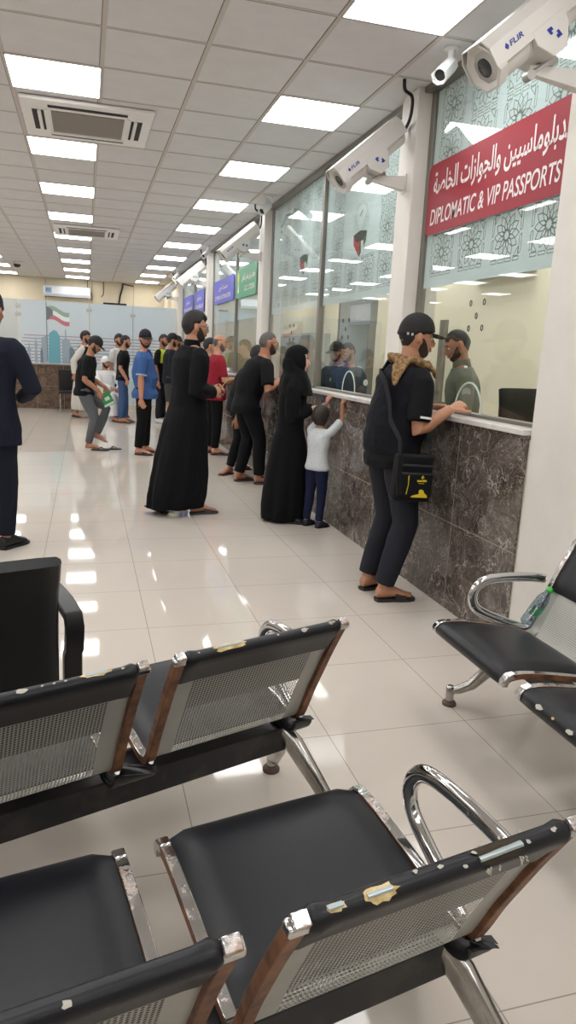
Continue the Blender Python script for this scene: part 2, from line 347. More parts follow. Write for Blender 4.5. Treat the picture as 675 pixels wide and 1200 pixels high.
for wi, (y0, y1, mul) in enumerate(BAYS):
    wnd = empty('window_%d' % (wi+1), (XG, (y0+y1)/2, 1.17), kind='structure')
    P = lambda o: (setattr(o, 'parent', wnd), setattr(o, 'location', (-XG, -(y0+y1)/2, -1.17)))
    bx = [span(2.15, 2.26, y0, y1, 3.175, HC), span(2.19, 2.25, y0, y1, 1.165, 1.185), span(2.205, 2.25, y1-.055, y1-.001, 1.165, 3.175), span(2.205, 2.25, y0, y0+.05, 1.165, 3.175)]
    bx += [span(2.19, 2.25, m-.03, m+.03, 1.165, 3.175) for m in mul]
    P(quick('window_frame', bx, M_ALU, wnd, bevel=.003))
    ed = [y0+.05]+sum([[m-.03, m+.03] for m in mul], [])+[y1-.055]
    arches = {0: [3.82], 1: [5.87, 7.75]}.get(wi, [])
    pat = MB(); 
    for a, c in zip(ed[::2], ed[1::2]):
        nt = [q for q in arches if a < q < c]
        out = [(a, 1.185)]
        for q in nt:
            out += [(q+.155*math.cos(t), 1.185+.175*math.sin(t)) for t in [PI-PI*i/14 for i in range(15)]]
        out += [(c, 1.185), (c, 3.175), (a, 3.175)]
        M = Matrix(((0, 0, 1, 2.213), (1, 0, 0, 0), (0, 1, 0, 0), (0, 0, 0, 1)))
        pb = MB(); pb.prism(out, .008, M); P(pb.build('window_pane', M_GLASS, wnd, smooth=False))
        for q in nt:                         # polished green-white rim of the arched pass-through
            eb = MB(); eb.tube([(2.217, q+.155*math.cos(t), 1.185+.175*math.sin(t)) for t in [PI*i/18 for i in range(19)]], (.005, .006), n=6); P(eb.build('glass_edge', mat('glass_edge', (205, 222, 212), .25), wnd))
        fm = MB(); fm.box((2.2275, (a+c)/2, (1.955+3.172)/2), (.002, c-a-.004, 3.172-1.955)); P(fm.build('frosted_film', M_FROST, wnd, smooth=False))
        # etched pattern
        if wi < 2:
            W = .375; H = .293; n = int((c-a)/W); off = (c-a-n*W)/2
            cells = [(a+off+W*(i+.5), 2.165+H*j) for i in range(n) for j in range(4)]
            if wi == 0: cells = [(3.228+W*i, 2.165+H*j) for i in range(4) for j in range(4)]
            mid = {1: [5.84, 7.45]}.get(wi, [])
            for cy, cz in cells:
                if any(abs(cy-m) < .24 for m in mid) and cz > 2.2 and cz < 2.95: continue
                cell(pat, cy, cz, W*.92, H*.95, 2.2258, .0055)
        elif wi == 2:
            for i in range(int((c-a)/.45)): 
                for j in (3, ): cell(pat, a+.45*(i+.5), 2.165+.293*j, .42, .28, 2.2258, .006)
    if pat.v: P(pat.build('etched_pattern', M_LINE, wnd, smooth=False))
    for m in {1: [5.84, 7.45]}.get(wi, []): 
        e0 = len(bpy.data.objects); before = set(bpy.data.objects); emblem(m, 2.41, wnd, 2.2252)
        for o in set(bpy.data.objects)-before: P(o)
    for hy, hz in {0: [(3.815, 1.747)], 1: [(6.02, 1.72), (7.75, 1.72)]}.get(wi, []):
        hb = MB()
        for dy, dz in ((0, 0), (.075, .075), (-.075, .075), (.075, -.07), (-.075, -.07)):
            hb.tube([(2.2125, hy+dy+.011*math.cos(t), hz+dz+.016*math.sin(t)) for t in [2*PI*i/12 for i in range(12)]], .0035, n=5, closed=True)
        P(hb.build('speech_holes', M_HOLE, wnd))

# marble clad service counter with its white ledge, one long thing
ctr = empty('service_counter', (2.2, 10, 0), label='long counter front clad in dark veined marble with a white ledge under the windows', cat='counter')
Q = lambda o: setattr(o, 'location', (-2.2, -10, 0))
Q(quick('marble_front', [span(XW-.014, XW-.0008, 3.007, 17.35, 0, 1.135)], M_MARBLE, ctr))
Q(quick('ledge', [span(2.066, XW-.0008, 3.007, 17.35, 1.135, 1.165)]+[span(XW-.0008, 2.33, a+.002, c-.002, 1.135, 1.165) for a, c, _ in BAYS], M_SILL, ctr, bevel=.005))
bx = [span(XW-.0155, XW-.013, 3.01, 17.34, .528, .532)]+[span(XW-.0155, XW-.013, y-.0015, y+.0015, 0, 1.135) for y in (3.66, 4.86, 6.06, 7.26, 8.46, 9.66, 10.86, 12.06, 13.26)]
Q(quick('seam', bx, mat('marble_joint', (150, 142, 134), .6), ctr))
quick('work_counter', [], M_SILL) if False else None
t = empty('office_desk', (2.62, 6.6, 0), label='long pale work surface on the far side of the glass', cat='desk')
quick('desk_top', [((-.07, 2.7, 1.0), (.28, 11, .04)), ], M_SILL, t, bevel=.005); quick('desk_panel', [((.04, 2.7, .49), (.03, 11, .98))], M_WALL, t)

# ---------------------------------------------------------------- ceiling lights
def ceiling_light(x, y, label, group=None):
    t = empty('ceiling_light', (x, y, HC), 0, label, 'light', group)
    b = MB(); b.box((0, 0, -.004), (.574, .574, .006)); b.build('diffuser', M_LAMP, t, smooth=False)
    b = MB()
    for s in (-1, 1): b.box((s*.290, 0, -.004), (.008, .588, .010)); b.box((0, s*.290, -.004), (.588, .008, .010))
    b.build('frame', M_WHITEP, t, smooth=False); return t
ORD = ['nearest', 'second', 'third', 'fourth', 'fifth', 'sixth', 'seventh', 'eighth', 'ninth', 'tenth']
n1 = 0
for k in range(-11, 26, 3):
    y = GY+.6*(k+.5)
    if k >= 1: ceiling_light(-.163, y, '%s lit square ceiling panel from the camera in the row of the ceiling cassettes' % ORD[(k-1)//3], 'ceiling lights in the row of the air conditioners')
    else: ceiling_light(-.163, y, 'lit square ceiling panel behind the camera in the row of the cassettes', 'ceiling lights out of view')
    if k >= -2: ceiling_light(1.6055, y, '%s lit square ceiling panel from the camera in the row along the windows' % ORD[(k+2)//3], 'ceiling lights in the row along the windows')
    else: ceiling_light(1.6055, y, 'lit square ceiling panel behind the camera along the window wall', 'ceiling lights out of view')
    if k < 22: ceiling_light(-1.932, y, 'lit square ceiling panel over the open hall, out of the picture', 'ceiling lights out of view')
    else: ceiling_light(-1.932, y, 'lit ceiling panel beside the dome camera, %s' % ('nearer one' if k == 22 else 'one closest to the far wall'), 'ceiling lights by the dome camera')
    ceiling_light(-3.70, y, 'lit square ceiling panel over the open hall, out of the picture', 'ceiling lights out of view')
    if k % 2: ceiling_light(-5.47, y, 'lit square ceiling panel over the open hall, out of the picture', 'ceiling lights out of view')
for x, y in [(x_, y_) for x_ in (2.95, 4.1) for y_ in (3.4, 5.2, 7.0, 8.8, 10.6, 13, 16, 19)]: ceiling_light(x, y, 'lit ceiling panel inside the office behind the glass', 'office ceiling lights')

# ---------------------------------------------------------------- ceiling cassettes
M_CASS = mat('cassette_white', (238, 236, 234), .4)
def cassette(x0, x1, y0, y1, label):
    cx, cy, wx, wy = (x0+x1)/2, (y0+y1)/2, x1-x0, y1-y0
    t = empty('ceiling_air_conditioner', (cx, cy, HC), 0, label, 'air conditioner', 'ceiling cassette air conditioners')
    quick('housing', [((0, 0, -.018), (wx, wy, .03))], M_CASS, t, bevel=.012)
    quick('grille', [((0, 0, -.035), (wx*.56, wy*.56, .006))], M_GRILLE, t, bevel=.003)
    for s in (-1, 1):
        quick('air_slot', [((0, s*wy*.37, -.034), (wx*.6, wy*.07, .004))], M_DARK, t)
        quick('louvre', [((0, s*wy*.33, -.038), (wx*.6, wy*.045, .006))], M_CASS, t, bevel=.002)
        quick('air_slot', [((s*wx*.40, 0, -.034), (wx*.045, wy*.52, .004)), ((s*wx*.345, 0, -.034), (wx*.02, wy*.52, .004))], M_DARK, t)
        quick('louvre', [((s*wx*.37, 0, -.038), (wx*.025, wy*.52, .006)), ((s*wx*.31, 0, -.036), (wx*.03, wy*.6, .006))], M_CASS, t, bevel=.002)
    return t
cassette(-.43, .53, 5.83, 6.79, 'large white ceiling cassette air conditioner nearest the camera')
cassette(-.43, .53, 11.46, 12.42, 'smaller looking white ceiling cassette air conditioner far down the hall')

# ---------------------------------------------------------------- thermal cameras on the columns
def thermal_camera(y, label, txt=True, head=(-.76, -.05, -.65), rc=.27, zo=.0):
    t = empty('surveillance_camera', (XW, y, 2.645), 0, label, 'camera', 'large wall cameras on the columns')
    b = MB(); b.prism([(-.035, -.06), (.035, -.06), (.035, .06), (-.035, .06)], .008, Matrix(((0, 0, -1, 0), (1, 0, 0, 0), (0, 1, 0, 0), (0, 0, 0, 1))))
    b.tube([(-.008, 0, 0), (-rc, 0, .012)], [(.045, .028), (.017, .014)], rect=True, up=(0, 0, 1)); b.build('wall_bracket', M_WHITEP, t, bevel=.003)
    # housing frame: X along the lens direction, Y sideways, Z up
    d = V(head).normalized(); sd = V((0, 0, 1)).cross(d).normalized(); up = d.cross(sd)
    c = V((-rc, 0, .145+zo)); M = Matrix(((d.x, sd.x, up.x, c.x), (d.y, sd.y, up.y, c.y), (d.z, sd.z, up.z, c.z), (0, 0, 0, 1))) @ Matrix.Diagonal((1.04, 1.2, 1.2, 1))
    L = .255
    b = MB(); b.lathe([(.0, -L), (.06, -L), (.068, -L+.01), (.068, L-.035), (.066, L-.02)], 24, M @ Matrix.Rotation(PI/2, 4, 'Y'))
    for x in (-L+.03, -.09, .09): b.lathe([(.0685, x), (.070, x+.003), (.0685, x+.006)], 24, M @ Matrix.Rotation(PI/2, 4, 'Y'))
    body = b.build('housing', M_WHITEP, t)
    b = MB(); o8 = [(-.078, -.02), (-.078, .045), (-.055, .078), (.055, .078), (.078, .045), (.078, -.02), (.073, -.02), (.073, .043), (.052, .073), (-.052, .073), (-.073, .043), (-.073, -.02)]
    b.prism(o8, 2*L+.03, M @ Matrix.Translation((-L-.01, 0, 0)) @ Matrix(((0, 0, 1, 0), (1, 0, 0, 0), (0, 1, 0, 0), (0, 0, 0, 1)))); b.build('sun_shield', M_WHITEP, t, smooth=False)
    b = MB(); b.lathe([(.050, L-.03), (.078, L-.03), (.080, L+.012), (.072, L+.014), (.060, L+.002), (.05, L-.004)], 8, M @ Matrix.Rotation(PI/2, 4, 'Y') @ Matrix.Rotation(PI/8, 4, 'Z')); b.build('front_collar', M_WHITEP, t, angle=25)
    b = MB(); b.lathe([(.0, L-.012), (.058, L-.012), (.058, L-.002), (.04, L), (.032, L+.004), (.03, L-.004)], 24, M @ Matrix.Rotation(PI/2, 4, 'Y')); b.build('lens_ring', M_STEEL, t)
    b = MB(); b.lathe([(0, L-.006), (.029, L-.006), (.029, L+.001), (0, L+.004)], 20, M @ Matrix.Rotation(PI/2, 4, 'Y')); b.build('lens', mat('lens_dark', (44, 46, 48), .2), t)
    b = MB(); b.prism([(-.085, .0), (.085, .0), (.085, -.045), (.035, -.105), (-.035, -.105), (-.085, -.045)], .158, M @ Matrix.Translation((0, .079, 0)) @ Matrix.Rotation(PI/2, 4, 'X')); 
    b.build('mount_block', M_WHITEP, t, smooth=False, bevel=.004)
    b = MB(); b.tube([M @ V((-.02, 0, -.095)), M @ V((-.03, 0, -.12)), V((-rc+.008, 0, -.005))], [(.03, .03), (.026, .026), (.018, .018)], n=14)
    b.lathe([(0, -.02), (.02, -.02), (.02, .02), (0, .02)], 12, Matrix.Translation((-rc+.008, 0, -.01)) @ Matrix.Rotation(PI/2, 4, 'X')); b.build('swivel_joint', M_STEEL, t)
    # markings on the side that faces -Y: side normal is sd or -sd, whichever looks to -y
    sg = 1 if sd.y < 0 else -1
    F = M @ Matrix(((-1 if sg > 0 else -1, 0, 0, 0), (0, 0, sg, sg*.0785), (0, 1, 0, 0), (0, 0, 0, 1)))
    if txt:
        lettering('lettering', 'FLIR', M_BLUE, .07, .017, F @ Matrix.Translation((-L+.065, .008, 0)), t, bold=.02, depth=.001, shear=.15)
        b = MB()
        for q in ([(-.012, .0), (0, .012), (.006, .006), (-.006, -.006)], [(.012, .0), (0, -.012), (-.006, -.006), (.006, .006)]):
            b.prism([(x_*.8, y_*.9) for x_, y_ in q], .001, F @ Matrix.Translation((-L+.05, .016, 0)))
        b.build('small_emblem', M_BLUE, t, smooth=False)
    b = MB()
    for q in ([(-.028, .0), (-.028, .03), (.004, .03), (.004, .014), (-.012, .014), (-.012, 0)], [(.028, .0), (.028, -.03), (-.004, -.03), (-.004, -.014), (.012, -.014), (.012, 0)]):
        b.prism([(x_*.72-y_*.25, y_*.72) for x_, y_ in q], .001, F @ Matrix.Translation((.005, -.045, .0015)))
    b.build('emblem', M_BLUE, t, smooth=False)
    # black flexible conduit from the ceiling to the rear of the housing
    r = M @ V((-L-.005, 0, -.01)); top = V((-.14, -.2, HC-2.645-.002))
    pts = [r, M @ V((-L-.05, 0, -.012)), r.lerp(top, .3)+V((.05, -.04, .0)), r.lerp(top, .6)+V((.05, -.04, .02)), top+V((.01, 0, -.06)), top]
    crv = []
    for i in range(len(pts)-1):
        p0, p1, p2, p3 = pts[max(i-1, 0)], pts[i], pts[i+1], pts[min(i+2, len(pts)-1)]
        for j in range(6):
            u = j/6; crv.append(.5*((2*p1)+(p2-p0)*u+(2*p0-5*p1+4*p2-p3)*u*u+(3*p1-p0-3*p2+p3)*u**3))
    crv.append(pts[-1]); b = MB(); b.tube(crv, .011, n=10); b.build('black_conduit', M_BLACKP, t)
    return t
thermal_camera(2.83, 'large white thermal camera nearest the viewer beside the red sign', rc=.345, zo=.015)
thermal_camera(4.76, 'large white thermal camera on the column at the near edge of the red sign')
thermal_camera(8.92, 'white thermal camera on the column beside the green sign')
thermal_camera(13.08, 'white thermal camera on the column between the nearer and farther blue signs', False)
thermal_camera(17.24, 'farthest white thermal camera, on the last column before the end wall', False)

def bullet_camera(x, y, label, d=(-.62, -.45, -.62)):
    t = empty('bullet_camera', (x, y, HC), 0, label, 'camera', 'small bullet cameras on the ceiling edge')
    d = V(d).normalized(); sd = V((0, 0, 1)).cross(d).normalized(); up = d.cross(sd); c = V((0, 0, -.085))
    M = Matrix(((d.x, sd.x, up.x, c.x), (d.y, sd.y, up.y, c.y), (d.z, sd.z, up.z, c.z), (0, 0, 0, 1))) @ Matrix.Rotation(PI/2, 4, 'Y')
    b = MB(); b.lathe([(0, 0), (.045, 0), (.045, -.012), (.02, -.018), (.016, -.06), (.022, -.07), (.022, -.085), (0, -.09)], 18); b.build('ceiling_mount', M_WHITE, t)
    b = MB(); b.lathe([(0, -.02), (.03, -.02), (.036, -.01), (.038, .03), (.038, .15), (.033, .15), (.031, .142)], 20, M); b.build('camera_body', M_WHITE, t)
    b = MB(); b.prism([(-.042, -.02), (-.042, .02), (-.02, .042), (.02, .042), (.042, .02), (.042, -.02), (.038, -.02), (.038, .018), (.018, .038), (-.018, .038), (-.038, .018), (-.038, -.02)], .165, M @ Matrix.Rotation(PI/2, 4, 'Z') @ Matrix.Rotation(PI, 4, 'Z')); b.build('hood', M_WHITE, t, smooth=False)
    b = MB(); b.lathe([(0, .138), (.032, .138), (.032, .142), (0, .144)], 18, M); b.build('lens', M_DARK, t)
    return t
bullet_camera(2.02, 4.04, 'small white bullet camera above the red sign')
bullet_camera(2.02, 8.25, 'small white bullet camera above the first emblem window')
bullet_camera(2.02, 12.4, 'small white bullet camera above the nearer blue sign')
bullet_camera(2.02, 16.6, 'farthest small white bullet camera, near the end of the window wall')
t = empty('dome_camera', (-1.41, 17.2, HC), 0, 'dark dome camera on the ceiling beside the far light panels', 'camera')
b = MB(); b.lathe([(0, 0), (.09, 0), (.095, -.03), (.08, -.05), (0, -.05)], 20); b.build('mount_ring', M_WHITEP, t)
b = MB(); b.lathe([(.078, -.05), (.076, -.08), (.055, -.115), (.0, -.13)], 20); b.build('dome', mat('dome_smoked', (40, 40, 42), .15), t)

# ---------------------------------------------------------------- signs on the glass
def rrect(w_, h_, r, corners=(1, 1, 1, 1), n=5):
    out = []
    for (cx, cy, a0), on in zip(((w_-r, h_-r, 0), (r, h_-r, 90), (r, r, 180), (w_-r, r, 270)), corners):
        if on: out += [(cx+r*math.cos(rad(a0+90*i/n)), cy+r*math.sin(rad(a0+90*i/n))) for i in range(n+1)]
        else: out.append((w_ if a0 in (0, 270) else 0, h_ if a0 in (0, 90) else 0))
    return out
def sign(y_far, y_near, z0, z1, m, label, ar, en, ar_box, en_box, x=2.190, thick=.006):
    W, H = y_far-y_near, z1-z0               # writing runs from the far edge to the near edge as seen from the hall
    t = empty('sign', (x, y_far, z0), 0, label, 'sign', 'counter signs on the glass')
    M = Matrix(((0, 0, -1, 0), (-1, 0, 0, 0), (0, 1, 0, 0), (0, 0, 0, 1)))
    b = MB(); b.prism(rrect(W, H, .05), thick, M @ Matrix.Translation((0, 0, -thick))); b.build('panel', m, t, smooth=False)
    for k, (tx, bx) in enumerate(((arabic(ar), ar_box), (en, en_box))):
        if tx: lettering('arabic_lettering' if k == 0 else 'english_lettering', tx, M_SWHITE, bx[2]*W, bx[3]*H, M @ Matrix.Translation((bx[0]*W, bx[1]*H, .001)), t, bold=.012 if k else .018, shear=.12 if k else 0)
    return t
sign(4.545, 3.03, 2.283, 2.715, M_RED, 'red sign with white Arabic lettering over DIPLOMATIC & VIP PASSPORTS', 'الدبلوماسيين والجوازات الخاصة', 'DIPLOMATIC & VIP PASSPORTS', (.055, .47, .92, .40), (.045, .13, .89, .23))
sign(10.76, 9.46, 2.256, 2.66, M_SGREEN, 'green sign with a trophy shaped gold and white emblem at its far end', 'مواطنى دول مجلس التعاون', 'G.C.C. CITIZENS', (.30, .52, .64, .28), (.44, .2, .5, .17), x=2.184)
sign(12.70, 10.97, 2.27, 2.65, M_SBLUE, 'blue sign of the pane beside the green sign', 'جنسيات أخرى', 'OTHER NATIONALITIES', (.28, .5, .44, .32), (.08, .16, .78, .18), x=2.184)
sign(15.03, 13.80, 2.235, 2.645, M_SBLUE, 'blue sign on the nearer pane between the two last columns', 'جنسيات أخرى', 'OTHER NATIONALITIES', (.28, .5, .44, .32), (.08, .16, .84, .18), x=2.184)
sign(16.77, 15.27, 2.26, 2.635, M_SBLUE, 'farthest blue sign, on the last window pane', 'جنسيات أخرى', 'OTHER NATIONALITIES', (.28, .5, .44, .32), (.08, .16, .84, .18), x=2.184)
gs = [o for o in bpy.data.objects if o.name.startswith('sign') and 'green' in o.get('label', '')][0]
b = MB(); M = Matrix(((0, 0, -1, -.001), (-1, 0, 0, -.02), (0, 1, 0, .08), (0, 0, 0, 1)))
b.prism([(.13+.055*math.cos(2*PI*i/16), .21+.07*math.sin(2*PI*i/16)) for i in range(16)], .002, M, 0); b.prism([(.10, .0), (.17, .0), (.155, .05), (.145, .14), (.125, .14), (.115, .05)], .002, M, 1)
b.build('gold_emblem', [mat('emblem_gold', (214, 196, 110), .5), M_SHW], gs, smooth=False)

# ================================================================ waiting benches
PROF = [(.402, .392), (.397, .413), (.378, .427), (.32, .431), (.2, .415), (.08, .394), (.02, .381), (-.02, .378), (-.046, .391), (-.066, .428), (-.096, .498), (-.13, .568), (-.168, .645), (-.204, .712), (-.226, .752)]
def smooth_path(P, k=4):
    out = []
    for i in range(len(P)-1):
        p0, p1, p2, p3 = (V(P[max(i-1, 0)]), V(P[i]), V(P[i+1]), V(P[min(i+2, len(P)-1)]))
        for j in range(k):
            u = j/k; out.append(.5*((2*p1)+(p2-p0)*u+(2*p0-5*p1+4*p2-p3)*u*u+(3*p1-p0-3*p2+p3)*u**3))
    return out+[V(P[-1])]
SP = smooth_path(PROF)
def strip_normals(P):
    out = []
    for i in range(len(P)):
        t = (P[min(i+1, len(P)-1)]-P[max(i-1, 0)]).normalized(); out.append(V((t.y, -t.x)))   # points to the sitter's side
    return out
SN = strip_normals(SP)
ZB = next(i for i, p in enumerate(SP) if p.x < -.13)
rng = random.Random(5)
def pad(lo, hi, base, thick, x0, x1, name, parent, end_roll=True):
    """upholstered pad following the seat profile between indices lo..hi"""
    b = MB(); rings = []
    idx = list(range(lo, hi+1)); n = len(idx)
    for k, i in enumerate(idx):
        u = k/(n-1); e = min(1, math.sin(min(u, 1-u)*PI*2.6) if min(u, 1-u) < .19 else 1); th = thick*(.35+.65*e)
        p, q = SP[i], SN[i]; a = p+q*base
        m = 13; ring = []
        for j in range(m):
            t = j/(m-1); x = x0+(x1-x0)*t; ed = min(1, (min(t, 1-t)/.06)); ed = math.sqrt(max(0, 1-(1-ed)**2)); h = th*(.25+.75*ed)*(1+.10*math.sin(t*PI))
            r = a+q*h; ring.append(V((x, r.x, r.y)))
        for j in range(m-1, -1, -1):
            x = x0+(x1-x0)*j/(m-1); ring.append(V((x, a.x, a.y)))
        rings.append(ring)
    b.loft(rings); return b.build(name, M_LEATHER, parent, angle=60)
def patch(name, parent, cx, half, hw, m, off=.001, rag=.35, at=1.0, n=18, seed=0):
    """ragged patch lying on the rolled top of a backrest; at = angle round the roll (0 = rear, 90 = top)"""
    r = random.Random(seed); b = MB(); R = RR_+off; ring = [];
    for k in range(n):
        a = 2*PI*k/n; q = 1+rag*(r.random()-.5)*2; ring.append((cx+half*math.cos(a)*q, at+hw*math.sin(a)*q/R))
    vs = [V((cx, ROLL.x-R*math.cos(at), ROLL.y+R*math.sin(at)))]+[V((x, ROLL.x-R*math.cos(t), ROLL.y+R*math.sin(t))) for x, t in ring]
    mid = [V(((cx+x)/2, ROLL.x-R*math.cos((at+t)/2), ROLL.y+R*math.sin((at+t)/2))) for x, t in ring]
    vs += mid; fs = []
    for k in range(n):
        j = (k+1) % n; fs += [(0, 1+n+k, 1+n+j), (1+n+k, 1+k, 1+j, 1+n+j)]
    b.add(vs, fs); return b.build(name, m, parent, smooth=False)
RR_ = .0165
ROLL = V((-.2235, .7455))                      # centre of the rolled top edge (y, z)
def seat(root, x, tears, seed):
    t = empty('seat', (x, 0, 0)); t.parent = root
    # perforated sheet
    me = bpy.data.meshes.new('perforated_shell'); vs = []; fs = []; uvs = []; L = 0; n = len(SP)
    acc = [0]
    for i in range(1, n): acc.append(acc[-1]+(SP[i]-SP[i-1]).length)
    xs = [-.242, -.15, 0, .15, .242]
    for p in SP: vs += [(x_, p.x, p.y) for x_ in xs]
    for i in range(n-1):
        for j in range(4): a = i*5+j; fs.append((a, a+1, a+6, a+5))
    me.from_pydata(vs, [], fs); uv = me.uv_layers.new(name='UVMap')
    for po in me.polygons:
        po.use_smooth = True
        for li, vi in zip(po.loop_indices, po.vertices): uv.data[li].uv = (xs[vi % 5], acc[vi//5])
    me.materials.append(M_PERF); o = bpy.data.objects.new('perforated_shell', me); C.objects.link(o); o.parent = t
    # side frames: rectangular bar along the profile, chrome on the sitter's side, rusted outside
    for s in (-1, 1):
        b = MB(); xo = s*.2475
        ext = SP[1:]+[V((-.2335, .764))]; nn = strip_normals(ext); rings = []
        for p, q in zip(ext, nn):
            a, c = p+q*.010, p-q*.012
            rings.append([V((xo-.0125, a.x, a.y)), V((xo+.0125, a.x, a.y)), V((xo+.0125, c.x, c.y)), V((xo-.0125, c.x, c.y))])
        m = len(rings)
        vs = [p for r in rings for p in r]; f0, f1 = [], []
        for i in range(m-1):
            for j in range(4):
                k = (j+1) % 4; q = (i*4+j, i*4+k, (i+1)*4+k, (i+1)*4+j)
                (f0 if (j in (0, ) or (i < 5) or i > m-3) else f1).append(q)
        f0 += [(3, 2, 1, 0), tuple((m-1)*4+j for j in range(4))]
        b.add(vs, f0+f1); b.mi = [0]*len(f0)+[1]*len(f1)
        b.build('side_frame', [M_RUSTC, M_RUST], t, angle=30, bevel=.002)
        c = MB(); c.tube([(xo+s*.019, ROLL.x-.004, ROLL.y+.002), (xo-s*.017, ROLL.x, ROLL.y)], [(.0085, .0115), (.0100, .0125)], rect=True, up=(0, -.3, 1)); c.build('frame_cap', M_CHROME, t, bevel=.004)
        c = MB(); c.tube([(xo, .4035, .396), (xo, .400, .414), (xo, .388, .428), (xo, .360, .434)], [(.009, .0135), (.0115, .014), (.012, .014), (.011, .0132)], rect=True, up=(0, 1, .3)); c.build('frame_cap', M_CHROME, t, bevel=.004)
        c = MB(); c.lathe([(0, 0), (.007, 0), (.006, .003), (0, .004)], 12, Matrix.Translation((xo, -.06, .388)) @ Matrix.Rotation(-PI/2-.7, 4, 'X') @ Matrix.Rotation(0, 4, 'X')); c.build('bolt', M_STEEL, t)
    front = next(i for i, p in enumerate(SP) if p.y > .40); rear = next(i for i, p in enumerate(SP) if p.x < .0)
    pad(1, rear, .002, .017, -.234, .234, 'seat_pad', t)
    lo = next(i for i, p in enumerate(SP) if p.y > .535 and p.x < -.1)
    pad(lo, len(SP)-1, .002, .015, -.234, .234, 'back_pad', t)
    # rolled top edge that wraps over to the rear
    b = MB(); d = (SP[-1]-SP[-6]).normalized(); rear_n = V((-d.y, d.x))
    rear_n = rear_n if rear_n.x < 0 else -rear_n
    rings = []
    for xq in [-.236, -.233, -.222, -.2, -.1, 0, .1, .2, .222, .233, .236]:
        q = (.8 if abs(xq) > .234 else .97 if abs(xq) > .232 else 1.22 if abs(xq) > .2 else 1.0)
        R = RR_*q; ring = [ROLL+d*(-.088)-rear_n*.0, ROLL+d*(-.088)+rear_n*.0065*q]
        ring += [ROLL+d*(-.05)+rear_n*.0095*q, ROLL+d*(-.022)+rear_n*.0135*q]
        a0 = math.atan2(rear_n.y, rear_n.x)
        ring += [ROLL+V((math.cos(a0-i*PI/9), math.sin(a0-i*PI/9)))*R for i in range(0, 10)]
        ring += [ROLL+d*(-.03)-rear_n*.013*q, ROLL+d*(-.06)-rear_n*.008*q]
        rings.append([V((xq, p.x, p.y)) for p in ring])
    b.loft(rings); b.build('top_roll', M_LEATHER, t, angle=60)
    for k, (cx, half, hw, kind, at) in enumerate(tears):
        sd = seed*31+k
        if kind == 'foam':
            patch('torn_patch', t, cx, half, hw, M_FOAM, .0012, .22, at, 20, sd)
            b = MB(); R = RR_; y, z = ROLL.x-R*math.cos(at+.1), ROLL.y+R*math.sin(at+.1)
            b.tube([(cx-half*.75, y, z), (cx+half*.7, y, z)], (.003, .005), n=8); b.build('bare_rod', mat('bare_rod', (160, 170, 172), .3, .6), t)
        elif kind == 'rod':
            patch('torn_patch', t, cx, half, hw, mat('tear_dark', (52, 44, 30), .9), .0012, .25, at, 20, sd); b = MB(); R = RR_
            y, z = ROLL.x-R*math.cos(at), ROLL.y+R*math.sin(at)
            b.tube([(cx-half*.8, y, z-.002), (cx+half*.8, y, z)], (.004, .0065), n=8); b.build('bare_rod', mat('bare_rod', (160, 170, 172), .3, .6), t)
            r = random.Random(sd)
            for i in range(12):
                b = MB()
                x_ = cx+(r.random()*2-1)*half*1.05; a1 = at+(hw/R)*(1 if r.random() < .4 else -1)*.95; pts = []
                for j in range(5):
                    a1 += (-.12 if a1 < at else .06)*r.random()*1.6; x_ += (r.random()-.45)*.006; RR = R+.002+.002*j*r.random()
                    pts.append((x_, ROLL.x-RR*math.cos(a1), ROLL.y+RR*math.sin(a1)))
                b.tube(pts, .0014, n=5); b.build('loose_thread', M_FLECK, t)
        else:
            patch('worn_spot', t, cx, half*.8, hw*.8, M_FLECK, .0022, .4, at, 9, sd)
    return t
